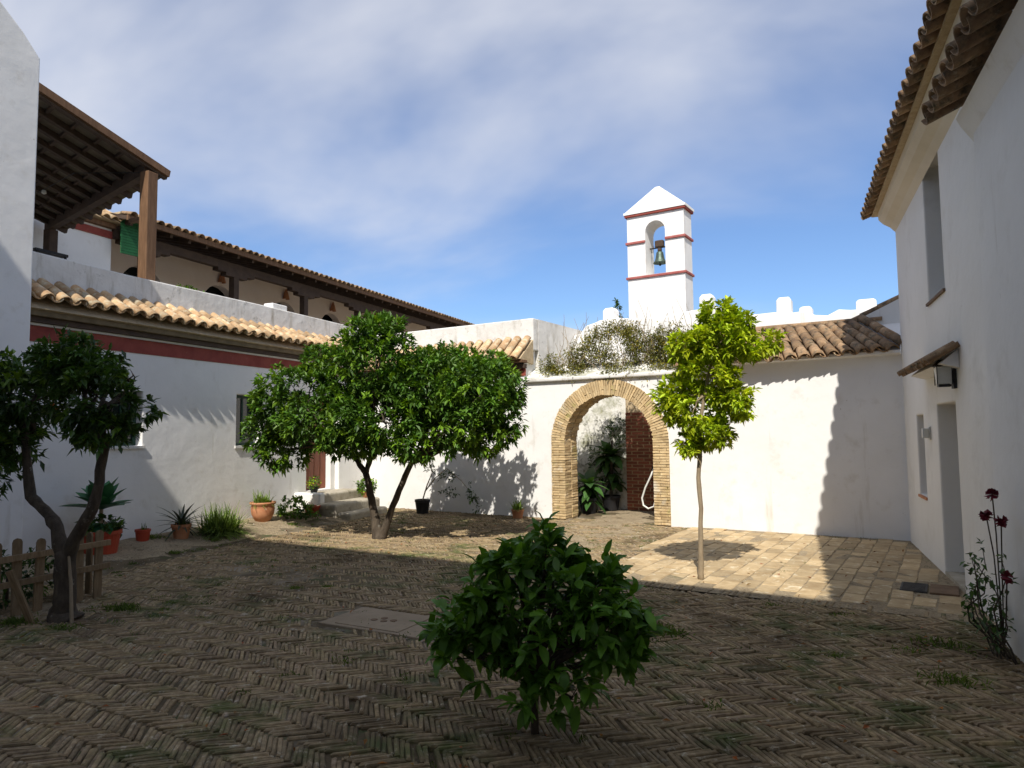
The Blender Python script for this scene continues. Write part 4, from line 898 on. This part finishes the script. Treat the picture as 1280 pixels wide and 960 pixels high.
obj('foliage', crown([((.55, .14, .78), .28, .06, .10), ((.85, .12, .62), .2, .06, .12), ((1.1, .1, .42), .1, .06, .18), ((.6, .12, .45), .25, .06, .06), ((.1, .22, .9), .14, .05, .1), ((1.22, .08, .2), .06, .05, .18)], 90, 6, .075, .03, 29, tint=(.4, .8), young=0, shell=.2), LEAFD, p_)
p_ = thing('yellow_wall_plant', 'small yellow-green plant in a clay pot left of the brick arch', 'potted plant', (-5.12, 12.98, -.01))
pot(p_, .09, .12, .18, POT, .01); obj('foliage', tuft(.26, .03, 90, .85, 31, (1.1, 2.3), base=.08, z0=.16), GRASS, p_)
# climber over the arch
iv = thing('wall_climber', 'tangled olive climber spilling over the wall top above the brick arch', 'climber', B(-4.9, .2, 2.75), BA)
lb = [((-1.15, .1, .25), .55, .3, .30), ((-.45, .15, .45), .6, .35, .42), ((.35, .15, .55), .65, .35, .46), ((1.1, .15, .52), .6, .35, .44), ((1.7, .1, .40), .5, .3, .36), ((-.8, -.08, .08), .75, .12, .16), ((.4, -.12, .04), 1.1, .10, .18), ((1.5, -.12, .08), .6, .10, .2), ((.0, .3, .85), .7, .25, .25)]
obj('foliage', crown(lb, 4000, 7, .058, .023, 41, tint=(.5, 1.3), young=.3, ycol=(1.8, 1.4, .7), gap=.06, gs=2.2, shell=.1, sp=.13), IVY, iv)
mb = MB(); r = random.Random(9)
for k in range(130):
    a = Vector((r.uniform(-1.3, 1.9), r.uniform(0, .35), r.uniform(0, .35))); b_ = a+Vector((r.uniform(-.5, .5), r.uniform(-.12, .12), r.uniform(.15, 1.15)))
    mb.tube(wob(a, b_, 4, .15, k), [.007, .006, .005, .004, .003], 4, cap=False)
obj('twigs', mb, BARKP, iv)
# lush plants inside the lane
PH = blade_mesh('broad_leaf', mat('broad_leaf_green', (.03, .085, .02), (.06, .13, .03), 4, .4, 0, vary=.35, trans=.2), .46, .20, 6, .5, keel=.25)
for (x, y, n_, z, sc, lab) in ((-5.95, 1.25, 22, .55, (.7, 1.2), 'broad-leaved plant just inside the arch at lower left'), (-5.75, 1.95, 26, 1.15, (.7, 1.2), 'tall leafy plant against the white wall inside the lane')):
    p_ = thing('lane_plant', lab, 'plant', B(x, y, -.02), BA)
    pot(p_, .15, .2, .32, POTK, .012)
    obj('stem', MB().tube([(0, 0, .25), (.03, 0, z)], [.04, .03], 8), BARK, p_); rosette(p_, PH, n_, z, -.5, 1.2, r, sc)
    for q in range(3): rosette(p_, PH, 7, z*(.5+.17*q), -.6, .5, r, (.6, .9), off=(r.uniform(-.1, .1), r.uniform(-.1, .1)))
p_ = thing('lane_shrub', 'dark fine-leaved shrub climbing the white wall inside the lane', 'shrub', B(-5.75, 2.0, -.02), BA)
obj('foliage', crown([((0, 0, 1.5), .28, .14, .35), ((.2, 0, 1.75), .25, .12, .25), ((-.25, 0, 1.0), .3, .15, .5)], 160, 8, .07, .03, 51, tint=(.4, .9), young=.1), LEAFD, p_); obj('stem', MB().tube([(0, 0, 0), (0, .05, 1.5)], .02, 6), BARK, p_)
hs = thing('garden_hose', 'white hose hanging in a loop beside the right jamb of the arch', 'hose', B(-4.30, .62, 0), BA)
obj('loop', MB().tube([(.06, .0, 1.0), (-.02, 0, .82), (-.14, .02, .6), (-.22, .04, .40), (-.20, .05, .26), (-.10, .05, .20), (.02, .04, .25), (.08, .02, .45)], .018, 8), HOSE, hs, smooth=True); obj('hook', MB().box(.02, .09, -.02, .02, .97, 1.03), IRON, hs)
# climbing rose on the right
rs = thing('climbing_rose', 'dark red rose with sparse stems at the right house corner', 'rose bush', (1.40, 6.28, 0))
r = random.Random(15); pts_ = []
for k in range(9):
    a = Vector((r.uniform(-.05, .05), r.uniform(-.15, .1), -.03)); b_ = Vector((r.uniform(-.25, .05), r.uniform(-.3, .35), r.uniform(.25, .75)))
    pw = wob(a, b_, 6, .25, k); pts_ += pw[2:]; obj('stem', MB().tube(pw, [.008, .007, .007, .006, .005, .004, .003], 5), BARK, rs)
mb = MB()
for p in pts_:
    for j in range(5): add_leaf(mb, p+rv(r)*.04, rv(r)+Vector((0, 0, .2)), .06, .035, (r.uniform(.5, 1.1),)*3)
obj('foliage', mb, LEAFD, rs)
for p in ((-.04, -.1, 1.20), (-.02, -.22, 1.02), (-.09, -.12, 1.05), (.0, -.2, .62)):
    m_ = MB()
    for k in range(16): add_leaf(m_, Vector((0, 0, 0)), rv(r)+Vector((0, 0, .3)), .055, .06, (1, 1, 1), fold=-.5)
    obj('bloom', m_, FLOW, rs, T(p)); obj('bloom_stem', MB().tube([(p[0], p[1], p[2]), (p[0]*.5, p[1]*.6, p[2]-.3), (0, 0, .0)], .005, 5), BARK, rs)
# tuft on terrace parapet
p_ = thing('parapet_plant', 'yellow-green plant peeping over the terrace parapet before the gallery', 'plant', (-10.35, 9.65, 3.42))
pot(p_, .2, .24, .5, POT, .02); obj('foliage', crown([((0, 0, .85), .25, .42, .18)], 80, 8, .08, .03, 61, young=.7, ycol=(3, 2.4, 1)), LEAF, p_)

# ================================================================== PICKET FENCE
fn = thing('picket_fence', 'low weathered picket fence with rounded tops at the left edge', 'fence', (-6.95, 4.75, 0), math.radians(88))
def picket(h, w_=.085, d=.022):
    mb = MB(); pr_ = [(-w_/2, -.02), (w_/2, -.02), (w_/2, h-w_*.45)]+[(w_/2*math.cos(a), h-w_*.45+w_*.45*math.sin(a)) for a in (math.pi/4, math.pi/2, 3*math.pi/4)]+[(-w_/2, h-w_*.45)]
    n = len(pr_); mb.v = [(x, 0, z) for x, z in pr_]+[(x, d, z) for x, z in pr_]; mb.f = [tuple(range(n)), tuple(reversed(range(n, 2*n)))]+[(k, n+k, n+(k+1) % n, (k+1) % n) for k in range(n)]; return mb
for k, x in enumerate((-.62, -.42, -.22, -.02, .20, .40, .60)): obj('picket', picket(.70+.015*((k*37) % 3)), WOODF, fn, T((x, 0, 0)) @ Matrix.Rotation(((k*13) % 5-2)*.012, 4, 'Y'))
for z in (.28, .52): obj('rail', MB().box(-.85, .72, -.032, -.002, z, z+.06, M=Matrix.Rotation(-.01, 4, 'Y')), WOODF, fn, bevel=.004)
for k, y in enumerate((.25, .5)): obj('picket', picket(.66), WOODF, fn, T((.68, y, 0)) @ RZ(math.pi/2))
pk = thing('loose_plank', 'loose pale plank leaning on the picket fence beside the trunk', 'plank', (-6.55, 4.40, 0))
obj('board', MB().box(-.045, .045, -.012, .012, -.02, .52), WOODF, pk, Matrix.Rotation(-.26, 4, 'Y') @ Matrix.Rotation(.25, 4, 'X'), bevel=.004)
sk = thing('leaning_stick', 'thin stick leaning against the shaded tree trunk', 'stick', (-6.22, 4.55, 0))
obj('shaft', MB().tube([(0, 0, -.02), (-.07, .03, .35), (-.16, .05, .70)], [.017, .015, .011], 7), BARKP, sk)
bb_ = thing('blue_bucket', 'blue plastic bucket behind the picket fence at the left edge', 'bucket', (-7.35, 4.45, 0))
obj('body', MB().lathe([(.001, 0), (.11, 0), (.14, .26), (.15, .26), (.15, .28), (.132, .28), (.11, .02), (.001, .02)], 20), BLUE, bb_); obj('handle', MB().tube([(-.14, 0, .26), (-.1, 0, .38), (0, 0, .42), (.1, 0, .38), (.14, 0, .26)], .006, 6), IRON, bb_)
p_ = thing('fence_shrub', 'dark low shrub growing behind the picket fence', 'shrub', (-7.45, 4.75, 0))
obj('foliage', crown([((0, 0, .25), .35, .45, .28), ((-.2, -.3, .2), .3, .3, .2), ((.0, .4, .3), .25, .25, .22)], 190, 8, .075, .035, 71, tint=(.5, 1.1), young=.2), LEAFD, p_); obj('stem', MB().tube([(0, 0, -.02), (0, 0, .3)], .015, 6), BARK, p_)

# ================================================================== WEEDS IN THE JOINTS
r = random.Random(99); mb = MB()
def weed(x, y, n, L, w_=.006, t0=(.5, 1.2)):
    z = bedz(x, y)
    for _ in range(n):
        a = r.uniform(0, 6.283); el = r.uniform(.1, 1.2); d = Vector((math.cos(a)*math.sin(el), math.sin(a)*math.sin(el), math.cos(el))); q = abs(r.gauss(0, 1))
        p = Vector((x+r.gauss(0, L*.9), y+r.gauss(0, L*.7), z)); add_leaf(mb, p, d, L*r.uniform(.4, 1), w_*r.uniform(.7, 1.4), (r.uniform(*t0),)*3, droop=.2)
spots_ = [(-1.07, 6.05, 160, .09), (-1.15, 6.2, 90, .07), (1.02, 6.45, 90, .09), (.94, 5.57, 110, .09), (.75, 6.2, 70, .06), (.25, 5.9, 70, .05), (-.55, 4.6, 60, .05), (.35, 7.2, 60, .06), (-.25, 7.35, 70, .06), (-6.25, 5.1, 220, .08), (-6.7, 4.35, 200, .09), (-7.0, 4.1, 180, .1), (-6.1, 4.4, 120, .06), (-5.2, 6.4, 120, .045), (-4.9, 6.6, 90, .04), (-2.6, 5.0, 60, .05), (-3.2, 4.5, 60, .05), (-8.6, 8.6, 150, .08), (-8.3, 7.6, 120, .06), (-9.3, 9.6, 150, .12), (-9.3, 11.2, 150, .12), (-8.6, 10.5, 100, .07), (-9.3, 8.1, 90, .09)]
for s_ in spots_: weed(s_[0], s_[1], int(s_[2]*1.6), s_[3]*1.15, .009, (.6, 1.5))
for k in range(70):      # along the foot of the walls
    x = r.uniform(-8.6, -6.5) if k < 26 else r.uniform(-3.4, -.2); p = B(x, -.07); weed(p.x, p.y, 9, .055)
for k in range(40): weed(1.53, r.uniform(5, 8.3) if k % 2 else r.uniform(9.6, 12), 8, .06)
for k in range(520):
    x, y = r.uniform(-8.4, 1.5), r.uniform(3, 12.6)
    if noise.noise(Vector((x*.7, y*.7, 3))) > -.02: weed(x, y, 30, .05, .008, (.5, 1.3))
o = obj('joint_weeds', mb, GRASS); o['kind'] = 'stuff'; o['label'] = 'small weeds and moss growing in the brick joints'
# pebbles on the bare earth
mb = MB()
for k in range(2600):
    x, y = r.uniform(-9.4, -1.8), r.uniform(3, 13.2)
    if emask(x, y) < .25: continue
    s_ = r.uniform(.006, .022); z = bedz(x, y)+.006; i0 = len(mb.v); t_ = r.uniform(.5, 1.5)
    mb.v += [(x+s_, y, z), (x, y+s_*r.uniform(.6, 1.2), z), (x-s_*r.uniform(.6, 1.2), y, z), (x, y-s_, z), (x, y, z+s_*.6), (x, y, z-s_*.4)]; mb.c += [(t_, t_, t_)]*6
    for q in range(4): mb.f += [(i0+q, i0+(q+1) % 4, i0+4), (i0+(q+1) % 4, i0+q, i0+5)]
o = obj('pebbles', mb, mat('pebble', (.22, .18, .13), (.36, .31, .24), 8, .9, 0, attr=True)); o['kind'] = 'stuff'; o['label'] = 'small loose pebbles on the bare earth'
# fallen leaves and chips
mb = MB()
for k in range(420):
    x, y = r.uniform(-8.3, 1.4), r.uniform(2.8, 12.4)
    add_leaf(mb, Vector((x, y, .010)), Vector((r.uniform(-1, 1), r.uniform(-1, 1), r.uniform(-.05, .25))), r.uniform(.025, .07), r.uniform(.012, .03), (r.uniform(.6, 1.6), r.uniform(.5, 1.0), r.uniform(.3, .6)))
o = obj('fallen_leaves', mb, mat('dry_leaf', (.16, .09, .035), (.25, .16, .06), 3, .8, 0, attr=True)); o['kind'] = 'stuff'; o['label'] = 'dry fallen leaves scattered over the courtyard floor'
